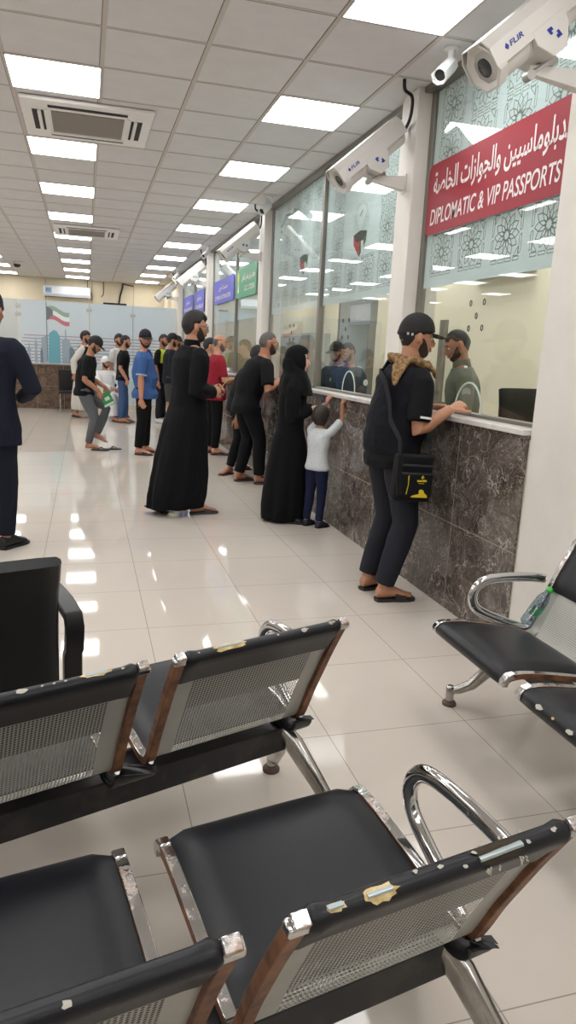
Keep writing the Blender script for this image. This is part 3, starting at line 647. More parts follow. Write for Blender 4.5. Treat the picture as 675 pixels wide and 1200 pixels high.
def bench(name_label, loc, rz, seats, arms, tears):
    root = empty('waiting_bench', (loc[0], loc[1], 0), rad(rz), name_label, 'bench', 'metal and leather waiting benches')
    x0, x1 = seats[0], seats[-1]
    b = MB(); b.box(((x0+x1)/2, .045, .275), (x1-x0+.50, .066, .082)); b.build('beam', M_BEAM, root, smooth=False, bevel=.004)
    for k, x in enumerate(seats): seat(root, x, tears[k], k+int(rz)+3)
    edge = [seats[0]-.25]+[(a+c)/2 for a, c in zip(seats, seats[1:])]+[seats[-1]+.25]
    for i, x in enumerate(edge):             # black curved brackets that clamp the frames to the beam
        b = MB(); w_ = .06 if 0 < i < len(edge)-1 else .032
        pts = [(x, -.066, .385)]+[(x, -.010+.056*math.cos(t), .378+.046*math.sin(t)) for t in [PI+PI*j/10 for j in range(11)]]
        b.tube(pts, (.007, w_), rect=True, up=(0, 0, 1)); b.box((x, .035, .327), (w_*1.7, .08, .014)); b.build('bracket', M_BEAM, root, bevel=.003)
    for sx, xe in ((-1, x0-.25), (1, x1+.25)):
        if sx < 0 and len(seats) == 2: continue
        lg = MB()
        for sy in (-1, 1):
            P = [(xe-.005*sx, .04+sy*.0, .290), (xe+.012*sx, .03+sy*.04, .262), (xe+.035*sx, sy*.105, .18), (xe+.06*sx, sy*.165, .105), (xe+.085*sx, sy*.21, .075), (xe+.098*sx, sy*.238, .066)]
            lg.tube([tuple(p) for p in smooth_path(P, 3)] if False else P, [(.040, .026), (.040, .026), (.030, .023), (.024, .021), (.020, .020), (.016, .018)], n=14, up=(0, .35*sy, 1))
            lg.lathe([(0, .018), (.017, .018), (.018, .05), (.020, .082), (.014, .088), (0, .089)], 16, Matrix.Translation((xe+.10*sx, sy*.242, 0)))
        leg = lg.build('leg', M_STEEL if False else M_LEGC, root, angle=50)
        for sy in (-1, 1):
            f = MB(); f.lathe([(0, 0), (.031, 0), (.031, .010), (.024, .018), (0, .019)], 20, Matrix.Translation((xe+.10*sx, sy*.242, 0))); f.build('foot', M_RUBBER, leg)
        if sx in arms:
            P = [(xe+.03*sx, -.112, .588), (xe+.03*sx, -.06, .596), (xe+.03*sx, .03, .602), (xe+.03*sx, .13, .601), (xe+.03*sx, .185, .588), (xe+.03*sx, .218, .555), (xe+.03*sx, .225, .515), (xe+.03*sx, .208, .477), (xe+.028*sx, .165, .448), (xe+.022*sx, .10, .420), (xe+.008*sx, .03, .395), (xe+.002*sx, -.01, .385)]
            a = MB(); a.tube([tuple(p) for p in smooth_path(P, 4)], (.0155, .021), n=16, up=(1, 0, 0)); a.build('armrest', M_RUSTARM, root, angle=60)
    return root
def m_rustarm():
    k = NT('pitted_chrome'); f, _ = k.noise(k.pos(), 9, 5, .7); r = k.math('MULTIPLY', k.math('SUBTRACT', f, .60, clamp=True), 10., clamp=True)
    k.base(k.mix(r, lin((208, 208, 208)), lin((150, 104, 58)))); k.set(k.b.inputs['Metallic'], k.math('SUBTRACT', 1., k.math('MULTIPLY', r, .8))); k.set(k.b.inputs['Roughness'], k.math('ADD', .07, k.math('MULTIPLY', r, .45))); return k.m
M_RUSTARM = m_rustarm(); M_LEGC = m_noisecol('dull_chrome', (188, 186, 182), (158, 154, 148), 12, .2, 1)
PT = .59
bench('waiting bench closest to the camera, its black top roll torn to a bare rod', (.456-2*PT*.5*0, 1.0), 10.5, [-2*PT, -PT, 0], (1, -1),
      [[(.0, .006, .004, 's', 1.0)], [(.05, .008, .006, 's', .9), (-.12, .006, .005, 's', 1.4)],
       [(-.195, .016, .006, 'foam', 1.05), (-.125, .028, .012, 'foam', .95), (.09, .052, .017, 'rod', .95), (-.02, .006, .004, 's', 1.3), (.02, .006, .004, 's', .7), (.145, .005, .004, 's', .9), (.20, .007, .006, 's', 1.1), (-.06, .005, .004, 's', 1.6), (.045, .005, .005, 's', 1.5)]])
bench('second waiting bench with worn perforated backs, between the near bench and the armchair', (.367, 1.852), 18.5, [-2*PT, -PT, 0], (1, -1),
      [[(.0, .01, .006, 's', 1.0)], [(-.02, .014, .010, 's', 1.15), (.14, .035, .008, 'foam', 1.35), (.02, .004, .003, 's', 1.2), (.045, .004, .003, 's', 1.2), (.07, .004, .003, 's', 1.2), (.20, .005, .004, 's', 1.2)],
       [(-.11, .048, .013, 'foam', 1.15), (.115, .013, .008, 's', 1.0), (.21, .012, .008, 'foam', 1.2), (.03, .004, .003, 's', 1.1), (-.2, .004, .003, 's', 1.0)]])
bench('waiting bench by the pale pillar with a plastic bottle on its seat', (1.76, 2.17), 90, [-2*PT, -PT, 0], (1, ), [[], [], [(-.1, .008, .005, 's', 1.4)]])
b3 = [o for o in bpy.data.objects if 'bottle on its seat' in o.get('label', '')][0]
# peeling leather on the front edge and on top of the middle seat of that bench
st = [c for c in b3.children if c.name.startswith('seat')][1]
def flake(parent, cx, cy, z, hx, hy, m, tilt, seed):
    r = random.Random(seed); b = MB(); n = 14; M = Matrix.Translation((cx, cy, z)) @ Matrix.Rotation(tilt, 4, 'X')
    q = [(hx*math.cos(2*PI*k/n)*(1+.5*(r.random()-.5)), hy*math.sin(2*PI*k/n)*(1+.7*(r.random()-.5))) for k in range(n)]
    b.prism(q, .0012, M); return b.build('peeled_patch', m, parent, smooth=False)
flake(st, .02, .18, .4362, .024, .010, M_FLECK, .12, 3); flake(st, .03, .17, .4372, .012, .005, M_FOAM, .12, 8)
flake(st, .13, .411, .4285, .018, .008, M_FLECK, -.8, 4); flake(st, -.02, .411, .4285, .014, .008, M_FLECK, -.8, 5); flake(st, .06, .411, .429, .006, .004, M_FOAM, -.8, 6)

# ---------------------------------------------------------------- plastic bottle on that bench
t = empty('water_bottle', (1.715, 2.337, .428), 0, 'clear plastic water bottle with green cap leaning on a bench backrest', 'bottle')
ax = V((.127, .042, .119)).normalized(); e1 = V((0, 1, 0)); e1 = (e1-ax*e1.dot(ax)).normalized(); e2 = ax.cross(e1)
M = Matrix(((e1.x, e2.x, ax.x, 0), (e1.y, e2.y, ax.y, 0), (e1.z, e2.z, ax.z, 0), (0, 0, 0, 1))) @ Matrix.Translation((0, 0, .014)) @ Matrix.Scale(.9, 4)
M_PET = m_glass('bottle_plastic', (205, 218, 226), .09)
b = MB(); b.lathe([(0, .003), (.024, 0), (.030, .008), (.0285, .02), (.030, .03), (.0285, .05), (.030, .06), (.030, .115), (.028, .13), (.030, .14), (.024, .165), (.0145, .185), (.0135, .195), (0, .195)], 24, M); b.build('bottle_body', M_PET, t)
b = MB(); b.lathe([(0, .194), (.0155, .194), (.0160, .212), (.014, .214), (0, .214)], 18, M); b.build('bottle_cap', mat('green_cap', (60, 190, 70), .4), t)
b = MB()
for a0, a1, mi in ((-2.6, -.2, 0), ): 
    rr = [[M @ V((.0308*math.cos(a0+(a1-a0)*i/12), .0308*math.sin(a0+(a1-a0)*i/12), z)) for i in range(13)] for z in (.062, .112)]
    b.loft(rr, mi, False, False)
for i in range(9):
    z0 = .118+.005*(i % 3); a0 = -2.4+.24*i; rr = [[M @ V((.0308*math.cos(a0+.09*j), .0308*math.sin(a0+.09*j), z)) for j in range(3)] for z in (z0+.002, z0+.010+.006*((i*7) % 3)/2)]
    b.loft(rr, 1, False, False)
b.build('bottle_label', [mat('label_green', (70, 190, 100), .5), mat('label_dark', (70, 62, 78), .5)], t)
b = MB(); b.lathe([(0, .004), (.027, .006), (.0275, .05), (0, .052)], 20, M); b.build('water', mat('water_in_bottle', (190, 205, 210), .05), t) if False else None

# ---------------------------------------------------------------- office armchairs
def armchair(loc, rz, label, top=.95, zk=1.0, group=None):
    t = empty('office_armchair', (loc[0], loc[1], 0), rad(rz), label, 'chair', group)
    def slab(name, w_, P, th, m):            # curved padded panel, P = list of (y,z) centre line
        b = MB(); P = [V(p) for p in P]; nn = strip_normals(P); rings = []
        for p, q in zip(P, nn):
            ring = []
            for x, k in ((-w_, .35), (-w_+.012, .85), (-w_*.7, 1), (0, 1), (w_*.7, 1), (w_-.012, .85), (w_, .35)): r = p+q*th*k; ring.append(V((x, r.x, r.y)))
            for x, k in ((w_, .35), (w_-.012, .85), (w_*.7, 1), (0, 1), (-w_*.7, 1), (-w_+.012, .85), (-w_, .35)): r = p-q*th*k; ring.append(V((x, r.x, r.y)))
            rings.append(ring)
        b.loft(rings); return b.build(name, m, t, angle=50)
    slab('backrest', .235, [(-.20, .28), (-.205, .44), (-.212, .52), (-.225, .65), (-.25, max(.70, top-.12)), (-.268, top-.012), (-.275, top)], .024, M_BLACKL)
    slab('seat', .235, [(.26, .425), (.255, .452), (.2, .468), (.0, .46), (-.17, .452), (-.2, .45)], .038, M_BLACKL)
    for s in (-1, 1):
        P = [(s*.285, -.195, .22), (s*.285, -.205, .40), (s*.288, -.215, .50), (s*.29, -.222, .60), (s*.29, -.205, .645), (s*.29, -.10, .665), (s*.288, .05, .672), (s*.285, .15, .66), (s*.28, .185, .62), (s*.275, .17, .53), (s*.27, .13, .40)]
        P = [(a, c, d*zk if d > .45 else d) for a, c, d in P]
        b = MB(); b.tube(P, (.016, .027), rect=True, up=(0, .2, 1)) if False else b.tube(P, [(.032, .017)]*11, rect=True, up=(1, 0, 0)); b.build('armrest', M_BLACKL, t, angle=50, bevel=.006)
        b = MB(); b.tube([(s*.27, .0, .415), (s*.16, 0, .412)], (.012, .012), n=10); b.build('arm_bracket', M_STEEL, t)
    b = MB(); b.lathe([(0, .08), (.03, .08), (.03, .3), (.05, .40), (.09, .41), (.09, .425), (0, .425)], 18); b.build('gas_column', M_BLACKP, t)
    for k in range(5):
        a = 2*PI*k/5+.3; c, s_ = math.cos(a), math.sin(a)
        b = MB(); b.tube([(.02*c, .02*s_, .11), (.15*c, .15*s_, .10), (.29*c, .29*s_, .068)], [(.018, .024), (.014, .02), (.011, .015)], up=(0, 0, 1)); lg = b.build('base_leg', M_BLACKP, t)
        b = MB(); b.lathe([(0, -.012), (.026, -.012), (.028, 0), (.026, .012), (0, .012)], 16, Matrix.Translation((.29*c, .29*s_, .028)) @ Matrix.Rotation(a, 4, 'Z') @ Matrix.Rotation(PI/2, 4, 'X')); b.build('caster', M_BLACKP, lg)
    return t
armchair((-.395, 2.55), 17, 'low black leather armchair seen from behind beyond the second bench', .77, .84)
armchair((3.15, 4.30), 190, 'dark high backed office chair behind the glass beside the olive uniform', 1.30)

# ---------------------------------------------------------------- far end of the hall
t = empty('reception_counter', (-1.2, 17.8, 0), 0, 'brown marble clad reception counter in front of the end wall', 'counter')
quick('counter_front', [((0, 0, .5), (2.95, .5, 1.0))], M_MARBLE_B, t, bevel=.004); quick('counter_top', [((0, 0, 1.015), (3.0, .56, .03))], mat('stone_top', (150, 132, 118), .25), t, bevel=.004)
quick('seam', [((0, -.2515, .52), (2.95, .004, .006))]+[((x, -.2515, .5), (.006, .004, 1.0)) for x in (-1.1, -.5, .1, .7, 1.25)], mat('joint_pale', (150, 134, 118), .7), t)
# frosted glass partition with its printed flag and skyline
t = empty('glass_partition', (0, 17.5, 0), 0, 'frosted glass partition printed with red lines, a waving flag and city towers', 'partition')
xs = [(-3.0, -1.46), (-1.44, .09), (.11, 1.08), (1.10, 2.10)]
for x0, x1 in xs:
    zb = 1.03 if x1 < .2 else .12
    quick('glass_panel', [((x0+x1)/2 and (((x0+x1)/2, 0, (zb+2.44)/2), (x1-x0, .010, 2.44-zb)))], M_FROST2 if x0 > -1.6 else m_film('frosted_strip', (196, 208, 216), .45, .3), t)
M_PINK = mat('printed_line', (160, 112, 122), .7); M_GREY = mat('printed_grey', (122, 132, 144), .7)
bx = []
for i in range(9):
    z = 1.09+.072*i; L0 = -1.4+.03*(i % 3); bx += [(((L0+1.98)/2, -.0062, z), (1.98-L0, .002, .016))]
quick('printed_lines', bx[::2], M_PINK, t); quick('printed_lines', bx[1::2], M_GREY, t)
b = MB(); n = 16                             # waving flag: trapezoid black, green, white, red
def wv(u): return .05*math.sin(u*5.2+.3)-.06*u
for band, (mi) in enumerate((1, 2, 3)):
    for i in range(n):
        for k, u in enumerate((i/n, (i+1)/n)): pass
        u0, u1 = i/n, (i+1)/n; f = lambda u, r: V((-.835+.49*u, -.0068, 2.30-.10*r+wv(u)))
        b.add([f(u0, band), f(u1, band), f(u1, band+1), f(u0, band+1)], [(0, 1, 2, 3)], mi)
for i in range(6):
    u0, u1 = i/6*.27, (i+1)/6*.27; h0, h1 = 1.5-u0/.27, 1.5-u1/.27; f = lambda u, r: V((-.835+.49*u, -.0072, 2.30-.10*r+wv(u)))
    b.add([f(u0, 1.5-h0 if h0 > .5 else 1), f(u1, 1.5-h1 if h1 > .5 else 1), f(u1, 1.5+h1 if h1 > .5 else 2), f(u0, 1.5+h0 if h0 > .5 else 2)], [(0, 1, 2, 3)], 0)
b.build('printed_flag', [mat('flag_black', (112, 120, 124), .7), mat('flag_green', (148, 172, 152), .7), mat('flag_white', (222, 226, 228), .7), mat('flag_red', (190, 118, 126), .7)], t, smooth=False)
b = MB(); b.box((-.845, -.0068, 1.75), (.016, .002, 1.32)); b.build('printed_pole', mat('pole_grey', (96, 108, 118), .7), t, smooth=False)
b = MB()
def tower(pts, mi, y=-.0078): b.add([V((x, y, z)) for x, z in pts], [tuple(range(len(pts)))], mi)
z0 = 1.05
tower([(-.83, z0), (-.56, z0), (-.56, 1.66), (-.63, 1.78), (-.70, 1.80), (-.80, 1.72)], 0)
tower([(-.52, z0), (-.30, z0), (-.30, 1.42), (-.36, 1.60), (-.42, 1.63), (-.42, 1.82), (-.45, 1.82), (-.45, 1.63), (-.52, 1.58)], 1)
tower([(-.36, z0), (-.24, z0), (-.24, 1.36), (-.30, 1.44), (-.36, 1.40)], 2, -.0084)
tower([(-.97, z0), (-.85, z0), (-.85, 1.66), (-.97, 1.62)], 1); tower([(-1.0, z0), (-.94, z0), (-.94, 1.30), (-.97, 1.42), (-1.0, 1.30)], 2, -.0084)
for x, h in ((-1.09, 1.62), (-1.24, 1.50)):
    tower([(x-.035, z0), (x+.035, z0), (x+.022, h-.22), (x+.05, h-.17), (x+.022, h-.12), (x+.004, h), (x-.004, h), (x-.022, h-.12), (x-.05, h-.17), (x-.022, h-.22)], 1)
b.build('printed_skyline', [mat('tower_teal', (104, 164, 176), .6), mat('tower_grey', (150, 164, 176), .6), mat('tower_dark', (108, 126, 138), .6)], t, smooth=False)
for x, z in ((-1.45, 2.30), (-1.45, 2.12), (.10, 2.28), (1.09, 2.22)): quick('glass_clamp', [((x, -.006, z), (.12, .03, .07))], M_STEEL, t, bevel=.004)
quick('edge_strip', [((x, -.006, 1.75), (.012, .004, 1.36)) for x in (.10, 1.09)], mat('joint_grey', (150, 160, 166), .5), t)
quick('leaflet_holder', [((0, 0, .07), (.16, .08, .14))], mat('holder_pale', (206, 198, 184), .6), bevel=.004, loc=(-.93, 17.66, 1.03)); tag(bpy.data.objects['leaflet_holder'], 'small pale leaflet holder on the brown reception counter', 'holder')
tag(quick('desk_box', [((0, 0, .06), (.16, .1, .12))], mat('box_dark', (96, 88, 80), .6), bevel=.004, loc=(-.72, 17.66, 1.03)), 'small dark box on the reception counter beside the leaflet holder', 'box')
t = empty('wall_air_conditioner', (-.445, 20.6, 2.86), 0, 'long white split air conditioner high on the cream end wall', 'air conditioner')
b = MB(); b.prism([(0, -.14), (-.19, -.14), (-.23, -.06), (-.23, .12), (-.19, .14), (0, .14)], 1.2, Matrix(((0, 0, 1, -.6), (1, 0, 0, 0), (0, 1, 0, 0), (0, 0, 0, 1)))); b.build('housing', mat('ac_white', (224, 228, 232), .4), t, smooth=False, bevel=.01)
quick('air_outlet', [((0, -.2, -.142), (1.1, .06, .01))], M_DARK, t); quick('sticker', [((-.47, -.2325, .02), (.16, .003, .13))], mat('sticker_blue', (150, 176, 206), .5), t)
def ac_mark(): 
    b = MB(); 
    for r in (.045, .03): b.tube([(-.49+r*math.cos(a), -.235, .0+r*1.2*math.sin(a)) for a in [PI*i/8 for i in range(9)]], .004, n=5)
    b.tube([(-.415, -.235, .06), (-.40, -.235, .075)], .005, n=5); b.build('sticker_mark', mat('sticker_ink', (60, 100, 160), .5), t)
ac_mark()
t = empty('office_air_conditioner', (4.7, 7.55, 2.62), 0, 'split air conditioner on the pale office wall under the red sign', 'air conditioner')
b = MB(); b.prism([(0, -.14), (-.17, -.14), (-.23, -.06), (-.23, .12), (-.19, .14), (0, .14)], 1.25, Matrix(((1, 0, 0, 0), (0, 0, 1, -.62), (0, 1, 0, 0), (0, 0, 0, 1)))); b.build('housing', M_WHITE, t, smooth=False, bevel=.01)
quick('air_outlet', [((-.17, 0, -.135), (.06, 1.1, .02))], M_DARK, t)
t = empty('wall_screen', (.80, 20.6, 2.05), 0, 'wall mounted screen hung behind the frosted partition under a black conduit', 'screen')
quick('screen_panel', [((0, -.06, 0), (1.0, .05, .62))], mat('screen_grey', (120, 130, 142), .3), t, bevel=.008); quick('screen_frame', [((0, -.05, .58), (.62, .08, .05))], M_BLACKP, t, bevel=.006)
b = MB(); b.tube([(.22, -.03, 1.14), (.20, -.03, 1.0), (.14, -.03, .8), (.11, -.03, .6)], .022, n=10); b.tube([(.22, -.03, 1.12), (.5, -.03, 1.08)], .014, n=8); b.build('conduit', M_BLACKP, t)
t = empty('wall_cable', (.08, 20.58, 3.0), 0, 'thin dark cable looping down beside the wall air conditioner', 'cable'); b = MB(); b.tube([(0, 0, .2), (.0, 0, .0), (.08, 0, -.1), (.13, 0, -.22), (.10, 0, -.3)], .008, n=8); b.tube([(.42, 0, .2), (.42, 0, -.12), (.36, 0, -.2)], .007, n=8); b.build('cable_run', M_BLACKP, t)
quick('door_1', [((1.7, 20.57, 1.05), (.95, .05, 2.1))], mat('door_grey', (196, 190, 182), .5), kind='structure', bevel=.006)
quick('wall_notice', [((0, 0, 0), (1.0, .03, .8))], mat('notice_grey', (170, 176, 184), .5), bevel=.004, loc=(1.55, 17.56, 1.95)); tag(bpy.data.objects['wall_notice'], 'large pale notice board behind the frosted partition near the window wall', 'board'); bpy.data.objects['wall_notice'].location.y = 20.58
# office furniture seen through the glass
t = empty('ceiling_monitor', (3.6, 9.16, 2.06), 0, 'small grey monitor hung inside the office behind the emblem window', 'monitor')
quick('monitor_case', [((0, 0, 0), (.08, .86, .30))], mat('monitor_case', (120, 128, 134), .4), t, bevel=.01); quick('monitor_screen', [((-.043, 0, .01), (.006, .74, .22))], mat('monitor_screen', (176, 186, 198), .2), t)
b = MB(); b.tube([(0, 0, .14), (0, 0, HC-2.06)], .02, n=10); b.build('monitor_pole', M_STEEL, t)
t = empty('office_partition', (3.72, 9.7, 0), 0, 'tall grey partition panel inside the office behind the monitor', 'partition'); quick('partition_panel', [((0, 0, 1.15), (.08, 1.2, 2.3))], mat('partition_grey', (150, 158, 160), .5), t, bevel=.005); quick('partition_trim', [((0, .61, 1.15), (.1, .04, 2.32)), ((0, -.61, 1.15), (.1, .04, 2.32))], M_ALU, t)
t = empty('office_cabinet', (4.1, 13.6, 0), 0, 'grey glass fronted cabinet inside the office near the bending man', 'cabinet'); quick('cabinet_body', [((0.05, 0, .95), (.4, 2.0, 1.9))], mat('cabinet_grey', (176, 178, 172), .5), t, bevel=.006)
for s in (-1, 1):
    d = quick('cabinet_door', [((-.165, s*.49, 1.0), (.02, .92, 1.7))], mat('cabinet_door', (150, 160, 160), .25), t, bevel=.004); quick('door_handle', [((-.185, s*.08, 1.0), (.02, .02, .16))], M_STEEL, d)
t = empty('office_post', (4.4, 8.35, 0), 0, 'narrow grey metal post inside the office beside the capped man', 'post'); quick('post_shaft', [((0, 0, 1.0), (.06, .12, 2.0))], M_ALU, t); quick('post_base', [((0, 0, .01), (.16, .2, .02))], M_ALU, t)
# row of seats at the far counter
t = empty('hall_chair', (-.36, 16.75, 0), 0, 'dark chair on chrome legs standing at the end of the brown counter', 'chair')
quick('seat_cushion', [((0, 0, .45), (.46, .46, .07))], M_BLACKL, t, bevel=.02); quick('backrest', [((0, .22, .70), (.46, .05, .46))], M_BLACKL, t, bevel=.02)
for sx in (-1, 1):
    for sy in (-1, 1): b = MB(); b.tube([(sx*.2, sy*.2, 0), (sx*.2, sy*.2, .42)], .012, n=8); b.build('leg', M_CHROME, t)

# ================================================================ people
UP = V((0, 0, 1))
def ik(a, b, l1, l2, pole):
    d = b-a; L = d.length; k = max(1, L/((l1+l2)*.999)); l1 *= k; l2 *= k
    x = (l1*l1-l2*l2+L*L)/(2*L); h = math.sqrt(max(l1*l1-x*x, 0)); ax = d/L; p = pole-ax*pole.dot(ax)
    p = p.normalized() if p.length > 1e-6 else ax.orthogonal().normalized()
    return a+ax*x+p*h
def frame(x, up=UP):
    x = x.normalized(); y = up.cross(x); y = y.normalized() if y.length > 1e-6 else V((0, 1, 0)); z = x.cross(y); return x, y, z
def rot_m(yaw=0, pitch=0, roll=0):            # yaw left, pitch down (nod), roll
    return (Matrix.Rotation(rad(yaw), 4, 'Z') @ Matrix.Rotation(rad(pitch), 4, 'Y') @ Matrix.Rotation(rad(roll), 4, 'X'))
def headpt(d, s, off=0.):
    d = d.normalized(); a, b, c = .098, .077, .121
    x, y, z = a*d.x, b*d.y, c*d.z
    if d.z < 0:
        t = -d.z; y *= 1-.26*t*t; x *= (1-.38*t) if d.x < 0 else 1
        if d.x > 0: x += .014*t*(1-t)*2; 
        if d.x < 0: z *= 1-.06*t
    if d.x > .25: x -= .010*(d.x-.25)*max(0, .9-abs(d.z))
    if d.x < 0 and d.z > -.2: x *= 1.05
    p = V((x, y, z)); n = V((x/(a*a), y/(b*b), z/(c*c))).normalized()
    return (p+n*off)*s
def sst(a, b, x):
    t = min(1, max(0, (x-a)/(b-a))) if b != a else float(x > a); return t*t*(3-2*t)
def head_shell(th, s, M, nu=44, nv=28):       # closed shell round the head, th(d) = thickness, below zero under the skin
    b = MB(); rings = []
    for i in range(nv+1):
        a = PI*min(max(i/nv, .01), .99); r = []
        for j in range(nu):
            f = 2*PI*j/nu; d = V((math.sin(a)*math.cos(f), math.sin(a)*math.sin(f), -math.cos(a))); r.append(M @ headpt(d, s, th(d)))
        rings.append(r)
    b.loft(rings); return b
def solid(b, name, m, parent, voxel, smooth=2, wr=None, fac=.5):
    o = b.build(name, m, parent, smooth=True)
    md = o.modifiers.new('r', 'REMESH'); md.mode = 'VOXEL'; md.voxel_size = voxel
    if smooth: sm = o.modifiers.new('s', 'SMOOTH'); sm.factor = fac; sm.iterations = smooth
    bpy.context.view_layer.update()
    me = bpy.data.meshes.new_from_object(o.evaluated_get(bpy.context.evaluated_depsgraph_get()))
    o.modifiers.clear(); old = o.data; o.data = me; bpy.data.meshes.remove(old); me.name = name
    me.materials.clear(); me.materials.append(m)
    if wr:
        amp, sc, zs = wr; n = len(me.vertices); co = np.empty(n*3); me.vertices.foreach_get('co', co); co = co.reshape(-1, 3); no = np.array([v.normal[:] for v in me.vertices])
        k = np.array([noise.noise(V((p[0]*sc+3, p[1]*sc, p[2]*sc*zs)))+.5*noise.noise(V((p[0]*sc*2.3, p[1]*sc*2.3+7, p[2]*sc*zs*2.3))) for p in co])
        co = co+no*(k*amp)[:, None]; me.vertices.foreach_set('co', co.ravel())
    me.polygons.foreach_set('use_smooth', [True]*len(me.polygons)); me.update(); return o
def ring(c, ax, fw, a, b_, n=20, fold=None):
    """ellipse round axis ax at c: a along fw, b_ sideways"""
    fw = (fw-ax*fw.dot(ax)).normalized(); sd = ax.cross(fw); out = []
    for j in range(n):
        t = 2*PI*j/n; q = 1+(fold(t) if fold else 0); out.append(c+fw*(a*q*math.cos(t))+sd*(b_*q*math.sin(t)))
    return out
def hand(b, w_, d, pn, side, s, curl=.5, spread=.0, thumb=.6, grip=None):
    """palm and five bent fingers; d along the hand, pn out of the palm, side = +1 left hand / -1 right hand"""
    d = d.normalized(); pn = (pn-d*pn.dot(d)).normalized(); l = (pn.cross(d))*(-side)   # towards the thumb
    b.tube([w_-d*.02*s, w_+d*.012*s, w_+d*.05*s, w_+d*.092*s], [(.017*s, .024*s), (.016*s, .027*s), (.0155*s, .038*s), (.012*s, .040*s)], n=14, up=pn)
    cr = curl if isinstance(curl, (list, tuple)) else [curl*(1+.1*i) for i in range(4)]
    for i, L in enumerate((.072, .080, .075, .060)):
        p = w_+d*(.084-.004*abs(i-1))*s+l*(.030-.0205*i)*s; pts = [p]; a = 0
        dr = (d+l*(spread*(1.5-i))).normalized()
        for f, k in ((.45, .75), (.32, 1.0), (.23, .7)):
            a += cr[i]*k; q = dr*math.cos(a)+pn*math.sin(a); pts.append(pts[-1]+q*L*f*s)
        b.tube(pts, [.0098*s, .0092*s, .0086*s, .0072*s], n=9)
    p = w_+d*.022*s+l*.026*s; t1 = (d*.65+l*.62+pn*.35*thumb).normalized(); t2 = (d*.9+l*.1+pn*.55*thumb).normalized()
    b.tube([p-d*.01*s, p+t1*.022*s, p+t1*.044*s, p+t1*.044*s+t2*.03*s, p+t1*.044*s+t2*.052*s], [.012*s, .0135*s, .011*s, .010*s, .0078*s], n=9)
def foot_m(f): return Matrix.Translation((f[0], f[1], f[3] if len(f) > 3 else 0)) @ Matrix.Rotation(rad(f[2]), 4, 'Z') @ Matrix.Rotation(rad(f[4] if len(f) > 4 else 0), 4, 'Y')
FOOT = [(-.062, .034, .018, .018), (-.055, .036, .034, .029), (-.025, .042, .042, .034), (.03, .045, .042, .035), (.075, .034, .030, .040), (.115, .023, .021, .044), (.15, .016, .015, .042), (.168, .013, .011, .034)]
def add_foot(b, M, s, dz=0., grow=0., toes=True):
    rings = []
    for x, z, hh, hw in FOOT:
        rings.append([M @ (V((x, (hw+grow)*math.sin(2*PI*j/14), max(dz/s+.001-grow, z+dz/s+(hh+grow)*math.cos(2*PI*j/14))))*s) for j in range(14)])
    b.loft(rings)
    if toes:
        for i in range(5): b.ell(M @ (V((.176-.007*i*(1 if i else .3), (.030-.0155*i), .012+dz/s))*s), (.018*s, .0085*s if i else .011*s, .010*s), M, 8, 6)
def sole_outline(s, grow=.006):
    R = [(-.068, 0), (-.06, .028), (-.02, .036), (.04, .036), (.10, .046), (.15, .047), (.18, .036), (.196, .012)]
    up = [((x)*s, (y+grow)*s) for x, y in R]; return [(x, -y) for x, y in up]+[(x, y) for x, y in reversed(up)]
SKIN = {}
def skin(c=(178, 128, 100)):
    n = 'skin_%d_%d_%d' % c
    if n not in MATS:
        k = NT(n); f, _ = k.noise(k.pos(), 30, 4); k.base(k.mix(f, lin(tuple(int(x*.93) for x in c)), lin(tuple(min(255, int(x*1.05)) for x in c)))); k.b.inputs['Roughness'].default_value = .5; k.b.inputs['Subsurface Weight'].default_value = .0
    return MATS[n]
def cloth(name, c, rough=.85, sc=60):
    n = 'cloth_'+name
    if n not in MATS:
        k = NT(n); f, _ = k.noise(k.pos(), sc, 4); k.base(k.mix(f, lin(tuple(int(x*.9) for x in c)), lin(tuple(min(255, int(x*1.1)) for x in c)))); k.b.inputs['Roughness'].default_value = rough; k.b.inputs['Specular IOR Level'].default_value = .25
        k.b.inputs['Sheen Weight'].default_value = .0
        f2, _ = k.noise(k.pos(), 420, 2); k.bump(f2, .15, .002)
    return MATS[n]
BLK = cloth('black', (12, 13, 17)); NAVY = cloth('navy', (24, 28, 48)); CHAR = cloth('charcoal', (36, 38, 46)); JET = cloth('jet', (9, 9, 12)); HAIRM = mat('hair_black', (22, 19, 18), .6, bump=(90, .5, .004)); HAIRG = mat('hair_grey', (88, 84, 82), .6, bump=(90, .5, .004)); BEARD = mat('beard_dark', (50, 38, 32), .85, bump=(140, .6, .004))
BEARDG = mat('beard_grey', (96, 90, 86), .8, bump=(140, .6, .004)); EYEW = mat('eye_white', (214, 208, 200), .3); EYED = mat('eye_dark', (34, 22, 16), .2); LIP = mat('lip', (150, 92, 80), .5); SAND = mat('sandal_dark', (42, 38, 38), .55); SANDB = mat('sandal_brown', (84, 62, 48), .6); SOLE = mat('sole_pale', (190, 186, 180), .6); SHOEB = mat('shoe_black', (18, 18, 20), .45)
